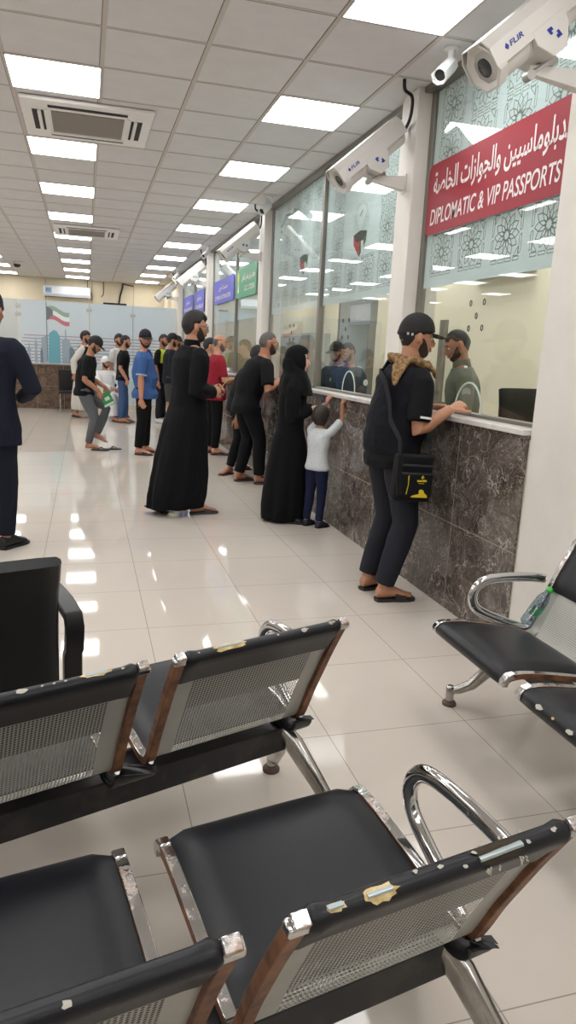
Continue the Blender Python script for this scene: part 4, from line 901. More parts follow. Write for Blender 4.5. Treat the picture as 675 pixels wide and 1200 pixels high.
def person(label, pos, rz, h, P=None, O=None, group=None, vox=.009):
    P = P or {}; O = O or {}; s = h/1.75
    g_ = O.get('bulk', 1.); belly = O.get('belly', 0.); SK = skin(O.get('skin', (172, 122, 94)))
    pel = V(P.get('pel', (0, 0, .952)))*s; ln = rad(P.get('lean', 3)); tw = rad(P.get('twist', 0))
    dsp = lambda k: V((math.sin(ln*k), 0, math.cos(ln*k)))
    if 'side' in P:                           # sideways lean
        sd_ = rad(P['side']); dsp = lambda k: V((math.sin(ln*k), math.sin(sd_*k), math.cos(ln*k))).normalized()
    waist = pel+dsp(.5)*.14*s; chest = waist+dsp(.95)*.18*s; shz = chest+dsp(1.2)*.15*s; neck = shz+dsp(1.1)*.06*s
    fw = V((math.cos(tw), math.sin(tw), 0)); lf = V((-math.sin(tw), math.cos(tw), 0)); F0 = V((1, 0, 0))
    hd = P.get('head', (0, 0)); hyaw, hpit = hd[0], hd[1]; hroll = hd[2] if len(hd) > 2 else 0
    hdir = V((math.sin(rad(hpit*.6))*math.cos(rad(hyaw)), math.sin(rad(hpit*.6))*math.sin(rad(hyaw)), math.cos(rad(hpit*.6)))).lerp(dsp(1), .35).normalized()
    hc = neck+hdir*.135*s+V((.018*s, 0, 0)); HM = Matrix.Translation(hc) @ rot_m(hyaw, hpit, hroll) @ Matrix.Scale(O.get('headk', 1.), 4)
    sh = {i: shz+lf*(i*.176*g_*s)-dsp(1)*.038*s for i in (1, -1)}
    hip = {i: pel+V((0, i*.088*g_*s, -.02*s)) for i in (1, -1)}
    feet = {1: P.get('fl', (0, .10, 8)), -1: P.get('fr', (0, -.10, -8))}
    shoe = O.get('shoe', 'sandal'); dz = .018 if shoe == 'sandal' else .012
    kn = {}; an = {}; FM = {}
    for i in (1, -1):
        FM[i] = foot_m(feet[i]); an[i] = FM[i] @ (V((-.012, 0, .085+dz))*s); kn[i] = ik(hip[i], an[i],   .425*s, .405*s, P.get('kpole%d' % i, V((1, i*.08, .05))))
    wr = {}; el = {}; hand_d = {}
    for i, key in ((1, 'hl'), (-1, 'hr')):
        t = P.get(key)
        if t is None: w_ = sh[i]+V((.03, i*.055*g_, -.545))*s; pole = V((-1, i*.25, 0)); dd = V((.12, -.02*i, -1)); pn = V((.25, -i, 0))
        else: w_ = V(t[0]) if not O.get('scale_hands') else V(t[0])*s; pole = V(t[1]) if len(t) > 1 and t[1] else V((-.6, i*.6, -.6)); dd = V(t[2]) if len(t) > 2 and t[2] else None; pn = V(t[3]) if len(t) > 3 and t[3] else V((0, -i, -.3))
        wr[i] = w_; el[i] = ik(sh[i], w_, .295*s, .262*s, pole)
        hand_d[i] = ((dd if dd is not None else (w_-el[i])).normalized(), pn, t[4] if t and len(t) > 4 else .35)
    # ---- body
    b = MB(); C_ = .93
    tor = [(pel-dsp(0)*.10*s, .085, .13), (pel, .112, .165), (pel+dsp(.3)*.07*s, .108+.5*belly, .155), (waist, .104+belly, .15+.4*belly), (waist+dsp(.9)*.09*s, .112+.6*belly, .155), (chest, .118, .165), (chest+dsp(1.1)*.08*s, .108, .172), (shz-dsp(1)*.02*s, .085, .15), (shz+dsp(1.1)*.025*s, .066, .095), (neck, .056, .060)]
    def torso(grow, lo=0, hi=None, extra=None, n=22):
        rs = []
        T = tor[lo:hi]
        if extra: T = extra+T
        for k, (c, a, w2) in enumerate(T):
            ax = dsp(1) if k > 1 else UP; off = F0*(belly*.35*s if k in (2, 3, 4) else 0)
            rs.append(ring(c+off, ax, fw, (a*g_**.6)*s+grow, w2*g_*s+grow, n))
        return rs
    b.loft(torso(-.008*s))
    b.tube([neck-hdir*.05*s, neck+hdir*.05*s, hc-hdir*.04*s+HM.to_3x3() @ V((-.02*s, 0, 0))], [(.060*s*g_**.5, .060*s*g_**.5), (.055*s*g_**.4, .054*s*g_**.4), (.054*s, .052*s)], n=16)
    b.v, b.f, b.mi = b.v, b.f, b.mi
    hs = head_shell(lambda d: 0, s, HM, 32, 20); b.add(hs.v, hs.f)
    HP = lambda x, y, z: HM @ (V((x, y, z))*s)
    b.tube([HP(.086, 0, .022), HP(.098, 0, .004), HP(.113, 0, -.018), HP(.112, 0, -.030), HP(.094, 0, -.034)], [.008*s, .0095*s, .0125*s, .0125*s, .009*s], n=10)
    for i in (1, -1):
        b.ell(HP(.100, i*.012, -.028), (.010*s, .009*s, .008*s), HM, 8, 6)
        b.tube([HP(.086, i*.008, .026), HP(.086, i*.030, .032), HP(.072, i*.05, .024)], .0085*s, n=8)
        b.ell(HP(.070, i*.042, -.022), (.018*s, .02*s, .016*s), HM, 10, 7)
        b.ell(HP(-.004, i*.085, .0), (.019*s, .009*s, .033*s), HM @ rot_m(i*24, 0), 12, 8); b.ell(HP(.010, i*.079, -.022), (.009*s, .007*s, .012*s), HM, 8, 6)
    b.ell(HP(.092, 0, -.056), (.012*s, .024*s, .006*s), HM, 10, 6); b.ell(HP(.090, 0, -.066), (.011*s, .020*s, .006*s), HM, 10, 6); b.ell(HP(.068, 0, -.092), (.018*s, .022*s, .017*s), HM, 10, 7)
    ag = g_**.7
    for i in (1, -1):
        sv = sh[i]-lf*(i*.035*s)
        e, w_ = el[i], wr[i]
        b.tube([sv, sh[i].lerp(e, .04), sh[i].lerp(e, .35), sh[i].lerp(e, .75), e, e.lerp(w_, .25), e.lerp(w_, .6), w_], [.05*s*ag, .054*s*ag, .048*s*ag, .041*s*ag, .039*s*ag, .043*s*ag, .035*s*ag, (.024*s*ag, .029*s*ag)] if False else [.044*s*ag, .048*s*ag, .046*s*ag, .041*s*ag, .039*s*ag, .043*s*ag, .035*s*ag, .027*s*ag], n=14)
        d, pn, cu = hand_d[i]; hand(b, w_, d, pn, i, s*1.04, cu)
        k, a = kn[i], an[i]
        b.tube([hip[i]+V((0, 0, .04*s)), hip[i].lerp(k, .25), hip[i].lerp(k, .7), k, k.lerp(a, .3), k.lerp(a, .75), a, a-V((0, 0, .03*s))], [.082*s*ag, .080*s*ag, .060*s*ag, .053*s*ag, .054*s*ag, .040*s*ag, .035*s*ag, .034*s*ag], n=14)
        add_foot(b, FM[i], s, dz)
    root = solid(b, 'person', SK, None, vox, 2)
    root.location = (pos[0], pos[1], pos[2] if len(pos) > 2 else 0); root.rotation_euler = (0, 0, rad(rz)); tag(root, label, 'person', group)
    # ---- face
    if O.get('face', True):
        for i in (1, -1):
            e = MB(); e.ell(HP(.0815, i*.0315, .004), (.010*s, .0145*s, .0072*s), HM @ rot_m(i*14, 0), 12, 8, 0); e.ell(HP(.0885, i*.0315, .0035), (.0042*s, .0068*s, .0066*s), HM @ rot_m(i*12, 0), 10, 6, 1)
            e.build('eye', [EYEW, EYED], root)
            e = MB(); e.tube([HP(.0925, i*.012, .024), HP(.0935, i*.028, .031), HP(.082, i*.052, .024)], [(.0045*s, .004*s), (.005*s, .004*s), (.003*s, .003*s)], n=6); e.build('eyebrow', O.get('hairm', HAIRM), root)
        e = MB(); e.ell(HP(.0985, 0, -.0615), (.006*s, .022*s, .0058*s), HM, 12, 6); e.build('lips', LIP, root)
    hm = O.get('hairm', HAIRM); hk = O.get('hair', 'short')
    def ear_gap(d):                           # bare skin round the ears
        return sst(.62, .78, abs(d.y))*sst(-.34, -.20, d.x)*(1-sst(.16, .34, d.z-.25*max(0, d.x)))
    def hairline(d, vol):
        t = sst(.05, .60, d.x); back = -.10-.50*sst(.15, .8, -d.x)     # nape lower than the temples
        line = (1-t)*back+t*(.50-.10*abs(d.y)/.6)
        if abs(d.y) > .55 and d.x > .0: line = max(line, .06+.5*sst(.05, .5, d.x)) if d.x > .18 else line
        m = sst(-.05, .10, d.z-line)*(1-ear_gap(d))
        return m*(vol+.004)*(.62+.38*sst(-.1, .9, d.z))-.004
    if hk in ('short', 'thick', 'crop'):
        vol = {'short': .013, 'thick': .024, 'crop': .005}[hk]
        hb = head_shell(lambda d: hairline(d, vol)+.0016*noise.noise(d*9), s, HM, 60, 44); hb.build('hair', hm, root, angle=80)
    elif hk == 'mop':                         # thick child's hair down to the nape
        hb = head_shell(lambda d: sst(-.05, .10, d.z-(.48*sst(.1, .6, d.x)-.62*sst(.0, .5, -d.x)-.05))*.032-.004+.002*noise.noise(d*7), s, HM, 60, 44); hb.build('hair', hm, root, angle=80)
    elif hk == 'fringe':                      # bald crown, short sides
        hb = head_shell(lambda d: min(hairline(d, .004), .006*(1-sst(.30, .5, d.z))-.004*sst(.3, .5, d.z)), s, HM, 60, 44); hb.build('hair', hm, root, angle=80)
    if O.get('beard'):
        bl = O['beard']
        def bt(d):
            ay = abs(d.y)
            # upper edge: from the sideburn in front of the ear down to the mouth corner
            up = .03-.60*sst(.25, .80, d.x)
            m = sst(-.02, .09, up-d.z)*sst(.0, .16, d.x+.12*max(0, -d.z-.3))*(1-.85*sst(.93, .995, -d.z)*(1-sst(0, .2, d.x)))
            if d.x > .5 and ay < .42: m = max(m*sst(.0, .05, -d.z-.56) if ay < .26 and d.z > -.62 else m, sst(.0, .05, -d.z-.36)*(1-sst(.42, .47, -d.z))*1.15*(1-sst(.3, .4, ay)))
            return m*(bl+.005)*(.55+.45*sst(.2, .7, d.x))*(1+.5*sst(.5, .85, -d.z)*sst(0, .4, d.x))-.004
        hb = head_shell(lambda d: (bt(d)+.0010*noise.noise(d*14)), s, HM, 72, 52); hb.build('beard', O.get('beardm', BEARD), root, angle=80)
    if O.get('cap'):
        cm = O['cap']; rr = O.get('cap_back', 0)
        hb = head_shell(lambda d: (sst(-.02, .03, d.z-(.16+.16*d.x))*(.020+.010*sst(.2, .9, d.z))-.005), s, HM, 56, 44); cp = hb.build('cap', cm, root, angle=70)
        v = MB(); rings = []; 
        for t in [i/8 for i in range(9)]:
            x = .080+.085*math.sin(t*PI/2); w2 = .082*math.sqrt(max(.02, 1-(t*.93)**2.4)); r = []
            for j in range(9):
                y = w2*(j/4-1); r.append(HP(x-.35*abs(y)**1.5*(1-t)*1.2, y, .040-.020*t-1.6*y*y+.004))
            for j in range(8, -1, -1):
                y = w2*(j/4-1); r.append(HP(x-.35*abs(y)**1.5*(1-t)*1.2, y, .034-.020*t-1.6*y*y+.004))
            rings.append(r)
        v.loft(rings); v.build('visor', cm, cp, angle=50)
    if O.get('beret'):
        hb = head_shell(lambda d: (sst(.05, .12, d.z-.02*d.x)*(.016+.02*sst(.3, .9, d.z)*(1+.5*d.y))-.005), s, HM, 48, 36); hb.build('beret', O['beret'], root, angle=70)
    if O.get('glasses'):
        e = MB()
        for i in (1, -1):
            e.tube([HP(.102-.06*abs(.024*math.cos(a)+.0)*(1 if math.cos(a)*i > 0 else -.2), i*.034+.024*math.cos(a), .002+.019*math.sin(a)) for a in [2*PI*k/16 for k in range(16)]], .0018*s, n=6, closed=True)
            e.tube([HP(.098, i*.058, .008), HP(.05, i*.082, .010), HP(-.004, i*.086, .010)], .002*s, n=6)
        e.tube([HP(.104, .011, .006), HP(.107, 0, .008), HP(.104, -.011, .006)], .0018*s, n=6); e.build('glasses', mat('glasses_frame', (50, 46, 44), .3, .4), root)
    # ---- clothes
    top = O.get('top', BLK); sl = O.get('sleeve', 'short'); hem = O.get('hem', .13); wrk = O.get('wr', (.006, 9, .6)); vx = max(vox*1.2, .010)
    if O.get('robe') is None:
        c = MB(); gr = O.get('fit', .014)*s
        ex = [(pel-UP*hem*s+F0*belly*.2*s, .124+.4*belly, .182), (pel-UP*hem*.5*s+F0*belly*.3*s, .124+.6*belly, .182)]
        c.loft(torso(gr, 1, -1, ex)+[ring(neck-dsp(1)*.028*s, dsp(1), fw, .070*s, .074*s, 22)])
        for i in (1, -1):
            sv = sh[i]-lf*(i*.05*s); e, w_ = el[i], wr[i]; 
            q0, q1 = sh[i]-lf*(i*.075*s)+UP*.012*s, sh[i]-lf*(i*.02*s)+UP*.004*s
            if sl == 'short': c.tube([q0, q1, sh[i].lerp(e, .10), sh[i].lerp(e, .22), sh[i].lerp(e, .5), sh[i].lerp(e, .84)], [.050*s*ag, .060*s*ag, .066*s*ag, .067*s*ag, .066*s*ag, .065*s*ag], n=18)
            elif sl == 'vest': pass
            else: c.tube([q0, q1, sh[i].lerp(e, .10), sh[i].lerp(e, .22), sh[i].lerp(e, .55), e, e.lerp(w_, .4), e.lerp(w_, .96)], [.050*s*ag, .060*s*ag, .065*s*ag, .065*s*ag, .060*s*ag, .055*s*ag, .050*s*ag, .042*s*ag], n=18)
        solid(c, O.get('topname', 'shirt'), top, root, vx, 4, wrk)
        bt = O.get('bottom', BLK); loose = O.get('loose', 1.0); c = MB()
        c.loft([ring(pel+UP*z_*s+F0*x_*s, UP, F0, (a*g_**.6+.010)*s, (w2*g_+.008)*s) for z_, a, w2, x_ in ((.05, .100+.3*belly, .150, .2*belly), (0, .108, .160, 0), (-.06, .110, .164, 0), (-.10, .10, .160, 0))])
        for i in (1, -1):
            k, a = kn[i], an[i]; short = O.get('shorts')
            pts = [hip[i]+UP*.02*s, hip[i].lerp(k, .3), hip[i].lerp(k, .75), k, k.lerp(a, .35), k.lerp(a, .8), a+UP*.004*s]; rd = [.096, .094, .080, .070*loose, .068*loose, .060*loose, .056*loose]
            rd = [r*s*ag for r in rd]
            if short: pts, rd = pts[:4]+[k.lerp(a, .1)], [.100*s*ag, .10*s*ag, .09*s*ag, .085*s*ag, .083*s*ag]
            c.tube(pts, rd, n=18)
        solid(c, 'trousers', bt, root, vx, 3, O.get('wrb', (.006, 8, .7)))
    else:
        rm = O['robe']; c = MB(); ph = O.get('phase', 0.); hemz = O.get('hemz', .06); fl = O.get('flare', (.30, .22)); hx = O.get('hemx', 0.); hy = O.get('hemy', 0.)
        fold = lambda amp: (lambda t: amp*(math.sin(7*t+ph)+.6*math.sin(11*t+1+ph)+.35*math.sin(17*t+2*ph)))
        bz = pel.z; rs = []
        for u in (0, .12, .3, .5, .7, .85):
            z = hemz+(bz-hemz)*u; cx = pel.x*u+hx*(1-u)*s; cy = hy*(1-u)*s; a = (fl[0]*(1-u)**.9+.150*u**.7+.0)*s; w2 = (fl[1]*(1-u)**.9+.195*g_*u**.7)*s
            rs.append(ring(V((cx, cy, z)), UP, F0, a, w2, 48, fold(.045*(1-u)+.006)))
        tt = torso(.026*s, 1, None, None, 48); rs += tt[:-1]+[ring(neck-dsp(1)*.022*s, dsp(1), fw, .070*s, .074*s, 48)]
        c.loft(rs)
        for i in (1, -1):
            sv = sh[i]-lf*(i*.05*s); e, w_ = el[i], wr[i]; wd = O.get('sleevew', 1.)
            q0, q1 = sh[i]-lf*(i*.075*s)+UP*.012*s, sh[i]-lf*(i*.02*s)+UP*.004*s
            c.tube([q0, q1, sh[i].lerp(e, .10), sh[i].lerp(e, .25), sh[i].lerp(e, .6), e, e.lerp(w_, .5), e.lerp(w_, .97)], [.052*s*ag, .064*s*ag, .070*s*ag, .071*s*ag, .069*s*ag*wd, .066*s*ag*wd, .062*s*ag*wd, .056*s*ag*wd], n=18)
        solid(c, O.get('topname', 'robe'), rm, root, vx, 3, O.get('wr', (.006, 7, .45)))
        if O.get('under'):
            c = MB()
            for i in (1, -1): c.tube([kn[i], kn[i].lerp(an[i], .5), an[i]+UP*.02], [.075*s, .068*s, .062*s], n=16)
            solid(c, 'trousers', O['under'], root, vx, 2)
    if O.get('collar'):
        c = MB(); c.tube([neck-hdir*.035*s, neck+hdir*.012*s, neck+hdir*.03*s], [.074*s, .068*s, .064*s], n=20); c.build('collar', O['collar'], root)
    # ---- footwear
    for i in (1, -1):
        if i in O.get('barefoot', ()): continue
        sm = O.get('shoem', SAND)
        if shoe == 'sandal':
            q = MB(); q.prism(sole_outline(s), dz*s, FM[i]); so = q.build('sandal', sm, root, smooth=False, bevel=.003)
            q = MB(); rings = []
            for x, hw, hh in ((.055, .043, .060), (.085, .046, .050), (.125, .049, .036)):
                outr = [FM[i] @ (V((x, (hw+.004)*math.cos(a), dz*.5+(hh+.012)*math.sin(a)))*s) for a in [PI*k/12 for k in range(13)]]
                inr = [FM[i] @ (V((x, (hw-.001)*math.cos(a), dz*.5+(hh+.006)*math.sin(a)))*s) for a in [PI*k/12 for k in range(12, -1, -1)]]
                rings.append(outr+inr)
            q.loft(rings); q.build('strap', sm, so)
        else:
            q = MB(); add_foot(q, FM[i], s, dz, .009, False); rs = []
            so = solid(q, 'shoe', sm, root, .008, 2)
            q = MB(); q.prism(sole_outline(s, .008), .022*s, FM[i]); q.build('sole', O.get('solem', SHOEB), so, smooth=False, bevel=.003)
    root['__'] = 0; del root['__']
    return root, dict(s=s, HM=HM, HP=HP, sh=sh, el=el, wr=wr, hip=hip, kn=kn, an=an, pel=pel, waist=waist, chest=chest, shz=shz, neck=neck, FM=FM, dsp=dsp, F0=F0, g=g_, hc=hc, torso=torso, fw=fw)

# ---- the man in a cap at the red sign's window
r, k = person('man in black cap and vest leaning at the counter under the red sign', (1.77, 3.93), 4, 1.77,
  dict(pel=(.02, 0, .93), lean=9, head=(-14, 6), fl=(.0, .13, 12), fr=(.0, -.10, -6), hr=((.275, -.215, 1.205), (-.5, -.25, -1.2), (1, .12, .38), (0, .35, -.9), 1.6), hl=((.33, .10, 1.2), (-.3, 1, -.8), (1, -.5, 0), (0, -.3, -1), .8)),
  dict(bulk=1.12, belly=.035, skin=(184, 132, 104), beard=.007, cap=mat('cap_black', (16, 16, 18), .75, bump=(200, .2, .002)), hair='crop', top=BLK, bottom=CHAR, shoe='sandal', shoem=SAND, hem=.10, loose=1.05), vox=.0065)
s = k['s']; HP = k['HP']
capo = [c for c in r.children if c.name.startswith('cap')][0]
q = MB()
for a in (-.085, -.055): q.box((0, 0, 0), (.012, .004, .014), k['HM'] @ Matrix.Translation((a*.9, -.084, .012)) @ rot_m(-25 if a < -.07 else -14))
q.build('cap_stud', mat('cap_stud', (190, 190, 188), .4), capo, smooth=False)
q = MB(); q.tube([HP(.156, -.03, .036), HP(.166, 0, .036), HP(.156, .03, .036)], [(.003, .004)]*3, n=6); q.build('visor_edge', mat('visor_tan', (150, 112, 92), .7), capo)
# padded vest over the shirt
q = MB(); T = k['torso'](.034*s, 1, 9); pe = k['pel']; q.loft([ring(pe-UP*.06*s+V((.03*s, 0, 0)), UP, V((1, 0, 0)), .150*s, .212*s, 22)]+T)
solid(q, 'vest', cloth('vest', (15, 17, 26)), r, .011, 4, (.007, 11, 1.4))
q = MB(); q.tube([k['sh'][-1].lerp(k['el'][-1], .73)+V((-.05*0, 0, 0))+V((-.035, -.074, .004)), k['sh'][-1].lerp(k['el'][-1], .73)+V((.0, -.088, .0)), k['sh'][-1].lerp(k['el'][-1], .73)+V((.035, -.076, -.004))], [(.006, .002)]*3, rect=True, up=(0, .2, 1)); q.build('reflective_strip', mat('reflective', (222, 222, 220), .4), r)
# tan scarf bunched round the neck, its end hanging below the vest
q = MB(); nk = k['neck']; pts = []
for i in range(25):
    a = 2*PI*i/24; pts.append(nk+V((-.005+.098*math.cos(a), .112*math.sin(a), -.012-.030*math.cos(a)+.008*math.sin(3*a))))
q.tube(pts[:-1], [(.026+.008*math.sin(5*i), .034) for i in range(24)], n=12, closed=True)
q.tube([nk+V((-.08, -.07, .0)), nk+V((-.115, -.10, -.03)), nk+V((-.16, -.14, -.085)), nk+V((-.175, -.16, -.14))], [(.020, .05), (.020, .05), (.016, .034), (.008, .012)], n=12, up=(-.6, -.4, 1))
q.tube([nk+V((.06, -.09, -.0)), nk+V((.10, -.12, -.05)), nk+V((.12, -.115, -.10))], [(.018, .04), (.016, .035), (.008, .012)], n=12)
solid(q, 'scarf', m_noisecol('scarf_tan', (104, 82, 56), (160, 130, 94), 45, .95, 0, .4, .6, .1, (60, .6, .006)), r, .009, 2, (.003, 22, 1))
q = MB(); hp = k['hip'][-1]; q.tube([hp+V((.15, .02, .16)), hp+V((.165, .02, .04)), hp+V((.15, .01, -.05)), hp+V((.155, .0, -.115))], [(.02, .05), (.018, .045), (.016, .04), (.006, .015)], n=12, up=(0, -1, 0)); q.build('scarf_end', MATS['scarf_tan'], r)
MAIN = (r, k)
# his crossbody bag
M0 = r.matrix_basis if False else (Matrix.Translation((1.77, 3.93, 0)) @ Matrix.Rotation(rad(4), 4, 'Z'))
bag = empty('crossbody_bag', (1.77, 3.93, 0), rad(4), 'black crossbody bag with yellow prints hanging at the capped man\'s hip', 'bag')
bc = k['hip'][-1]+V((-.03, -.222, -.10))
q = MB(); q.box((0, 0, 0), (.225, .075, .27), Matrix.Translation(bc) @ rot_m(-4, 3)); bo = q.build('bag_body', cloth('bag', (12, 13, 17), .7), bag, bevel=.018, seg=3)
q = MB(); q.box((0, 0, 0), (.20, .02, .15), Matrix.Translation(bc+V((.005, -.042, -.035))) @ rot_m(-4, 3)); q.build('front_pocket', cloth('bag', (18, 19, 24)), bag, bevel=.010)
q = MB(); q.box((0, 0, 0), (.215, .012, .012), Matrix.Translation(bc+V((.0, -.039, .075))) @ rot_m(-4, 3)); q.box((0, 0, 0), (.2, .008, .01), Matrix.Translation(bc+V((.0, -.05, .03))) @ rot_m(-4, 3)); q.build('zipper', mat('zip_dark', (54, 56, 64), .4, .4), bag, bevel=.002)
FY = Matrix.Translation(bc+V((.005, -.0535, -.035))) @ rot_m(-4, 3) @ Matrix(((1, 0, 0, 0), (0, 0, -1, 0), (0, 1, 0, 0), (0, 0, 0, 1)))
M_YEL = mat('print_yellow', (220, 196, 40), .6)
q = MB(); q.prism([(-.062, -.05), (-.057, -.055), (-.050, .0), (-.052, .055), (-.058, .05), (-.054, .0)], .002, FY)
q.prism([(-.03, -.07), (.075, -.07), (.07, -.055), (.055, -.045), (.045, -.028), (.03, -.022), (.018, -.03), (.02, -.05), (-.02, -.06)], .002, FY)
q.prism([(.0, .02), (.06, .022), (.058, .032), (.045, .034), (.03, .03), (.0, .03)], .002, FY); q.prism([(.03, .036), (.042, .046), (.032, .058), (.022, .046)], .002, FY); q.prism([(.01, .010), (.045, .010), (.045, .0125), (.01, .0125)], .002, FY)
q.build('yellow_print', M_YEL, bag, smooth=False)
q = MB(); sh = k['sh']; q.tube([bc+V((-.085, .0, .13)), bc+V((-.095, .0, .22)), k['waist']+V((-.135, -.190, .05)), k['chest']+V((-.150, -.145, -.04)), k['chest']+V((-.165, -.10, .08)), k['chest']+V((-.165, -.02, .14)), k['shz']+V((-.13, .07, -.01)), sh[1]+V((-.05, -.05, .085)), sh[1]+V((.04, -.06, .075)), k['chest']+V((.18, .05, .06)), k['waist']+V((.20, -.10, .0)), bc+V((.10, .04, .13))], [(.004, .020)]*12, rect=True, up=None); q.build('strap', cloth('strap', (20, 20, 26), .6), bag, angle=60)
q = MB(); q.tube([bc+V((-.105, -.045, .12)), bc+V((-.11, -.05, .0)), bc+V((-.10, -.05, -.09))], [(.004, .016)]*3, rect=True, up=(0, 1, 0)); q.build('strap_tail', MATS['cloth_strap'], bag)

# ---- child holding the ledge
rr, kk = person('child in white t-shirt and navy trousers reaching up to the counter ledge', (1.925, 5.74), 32, 1.05,
  dict(lean=2, head=(10, -14), fl=(-.02, .07, 6), fr=(.0, -.06, -4), hl=((.13, .03, 1.10), (1, .3, -.3), (.55, 0, .75), (.6, 0, -.8), .9), hr=((.045, -.20, 1.105), (1, -.15, -.3), (.55, 0, .75), (.6, 0, -.8), .9)),
  dict(bulk=1.02, skin=(186, 134, 106), hair='mop', hairm=mat('hair_brown', (44, 34, 30), .6, bump=(90, .5, .004)), headk=1.2, top=cloth('white', (206, 210, 214)), bottom=cloth('navy_kid', (28, 34, 62)), shoe='shoe', shoem=mat('kid_shoe', (38, 42, 62), .6), hem=.10, face=True, fit=.020), vox=.0065)

# ---- woman in black
wm, wk = person('woman in black abaya and headscarf standing beside the child, phone in hand', (1.74, 6.0), -16, 1.56,
  dict(lean=3, head=(-2, 0), pel=(0, 0, .94), hr=((.16, .02, 1.01), (-.6, -.7, -.6), (1, .35, .1), (0, .8, -.4), .7), hl=((.18, .15, 1.0), (-.6, .7, -.6), (1, -.4, 0), (0, -.8, -.4), .7)),
  dict(bulk=.98, skin=(222, 168, 146), hair='none', robe=cloth('abaya', (10, 11, 15), .9), topname='abaya', flare=(.225, .21), hemz=.02, hemx=-.04, sleevew=1.15, shoe='shoe', shoem=SHOEB, phase=1.0), vox=.007)
s = wk['s']
def hij(d):
    face = sst(.50, .58, d.x+.10*min(0, d.z))*sst(-.86, -.78, d.z)*(1-sst(.55, .68, abs(d.y)))*(1-sst(.50, .58, d.z))
    return ((1-face)*(.022+.012*sst(.2, .9, -d.x)+.010*sst(.2, .9, d.z))-face*.012)
hb = head_shell(hij, s, wk['HM'], 72, 56); hj = hb.build('headscarf', cloth('hijab', (9, 10, 13), .9), wm, angle=80)
q = MB(); nk = wk['neck']; hc = wk['hc']
q.loft([ring(hc+V((-.062, 0, .02))*s, UP, V((1, 0, 0)), .082*s, .096*s, 32), ring(hc+V((-.05, 0, -.05))*s, UP, V((1, 0, 0)), .105*s, .108*s, 32), ring(hc+V((-.02, 0, -.115))*s, UP, V((1, 0, 0)), .122*s, .128*s, 32), ring(nk+V((.0, 0, -.03))*s, UP, V((1, 0, 0)), .145*s, .165*s, 32, lambda t: .03*math.sin(5*t)), ring(nk+V((.005, 0, -.10))*s, UP, V((1, 0, 0)), .155*s, .20*s, 32, lambda t: .04*math.sin(7*t)), ring(nk+V((.015, 0, -.20))*s, UP, V((1, 0, 0)), .165*s, .218*s, 32, lambda t: .05*math.sin(6*t+1))])
solid(q, 'scarf_drape', MATS['cloth_hijab'], wm, .011, 3, (.008, 10, .7))
ph = empty('mobile_phone', (1.74, 6.0, 0), rad(-16), 'small pale phone held by the woman in black', 'phone')
q = MB(); q.box((0, 0, 0), (.13, .012, .066), Matrix.Translation(V((.285, .055, 1.035))) @ rot_m(10, -28)); q.build('phone_case', mat('phone_red', (150, 40, 52), .4), ph, bevel=.003)
q = MB(); q.box((0, 0, 0), (.122, .002, .060), Matrix.Translation(V((.285, .0475, 1.036))) @ rot_m(10, -28)); q.build('phone_screen', mat('phone_screen', (196, 206, 204), .2), ph, smooth=False)

# ---- man bending at the counter
person('man with glasses and grey beard in black t-shirt bending over the counter', (1.80, 7.87), 8, 1.80,
  dict(pel=(-.06, 0, .93), lean=25, head=(-12, 0), fl=(-.06, .12, 10), fr=(.10, -.11, -4), hr=((.27, -.19, 1.20), (-.4, -.6, -1), (1, .15, .0), (0, .2, -1), .5), hl=((.27, .16, 1.20), (-.4, .8, -.8), (1, -.2, 0), (0, 0, -1), .4)),
  dict(bulk=1.14, belly=.03, skin=(172, 118, 90), hair='crop', hairm=HAIRG, beard=.012, beardm=BEARD, glasses=1, top=JET, bottom=BLK, shoem=mat('sandal_grey', (70, 66, 70), .6), hem=.14), vox=.008)
# ---- person hidden behind him
person('person in black mostly hidden behind the bending man, one hand hanging', (1.90, 8.66), 10, 1.66,
  dict(pel=(-.10, 0, .93), lean=28, fr=(-.24, -.16, -150), hr=((-.20, -.26, .70), (-1, -.2, 0), (.1, 0, -1), (.3, 1, 0), .5)), dict(hair='short', beard=.005, top=BLK, bottom=BLK, skin=(168, 112, 84), shoem=SANDB), vox=.009)
# ---- bald man in red
person('bald bearded man in red t-shirt and black trousers', (1.80, 10.2), 4, 1.73,
  dict(lean=3, head=(-12, 6), fl=(-.03, .13, 8), fr=(.0, -.10, -5), hr=((.30, -.10, 1.10), (-.6, -.5, -.8), (.9, .5, .1), (0, .6, -.8), .6), hl=((.28, .12, 1.08), None, (1, -.4, 0), None, .6)),
  dict(bulk=1.06, belly=.02, skin=(198, 144, 118), hair='fringe', hairm=HAIRG, beard=.010, beardm=BEARDG, top=cloth('red', (140, 30, 46)), bottom=JET, hem=.15, fit=.018), vox=.009)
# ---- young man behind the robed man
yo, _ = person('young man in black t-shirt seen past the robed man, holding paper', (1.865, 11.5), 0, 1.69,
  dict(lean=4, head=(-2, 8), hr=((.26, -.10, 1.12), (-.6, -.5, -.8), (1, .3, .1), (0, .5, -.8), .6)), dict(bulk=.92, skin=(196, 146, 118), hair='thick', top=BLK, bottom=BLK), vox=.010)
t = empty('paper_slip', (1.865, 11.5, 0), 0, 'white paper slip held by the young man near the red shirt', 'paper'); q = MB(); q.box((0, 0, 0), (.004, .11, .15), Matrix.Translation((.36, -.10, 1.16)) @ rot_m(60, 10)); q.build('sheet', mat('paper', (232, 232, 230), .7), t, smooth=False)
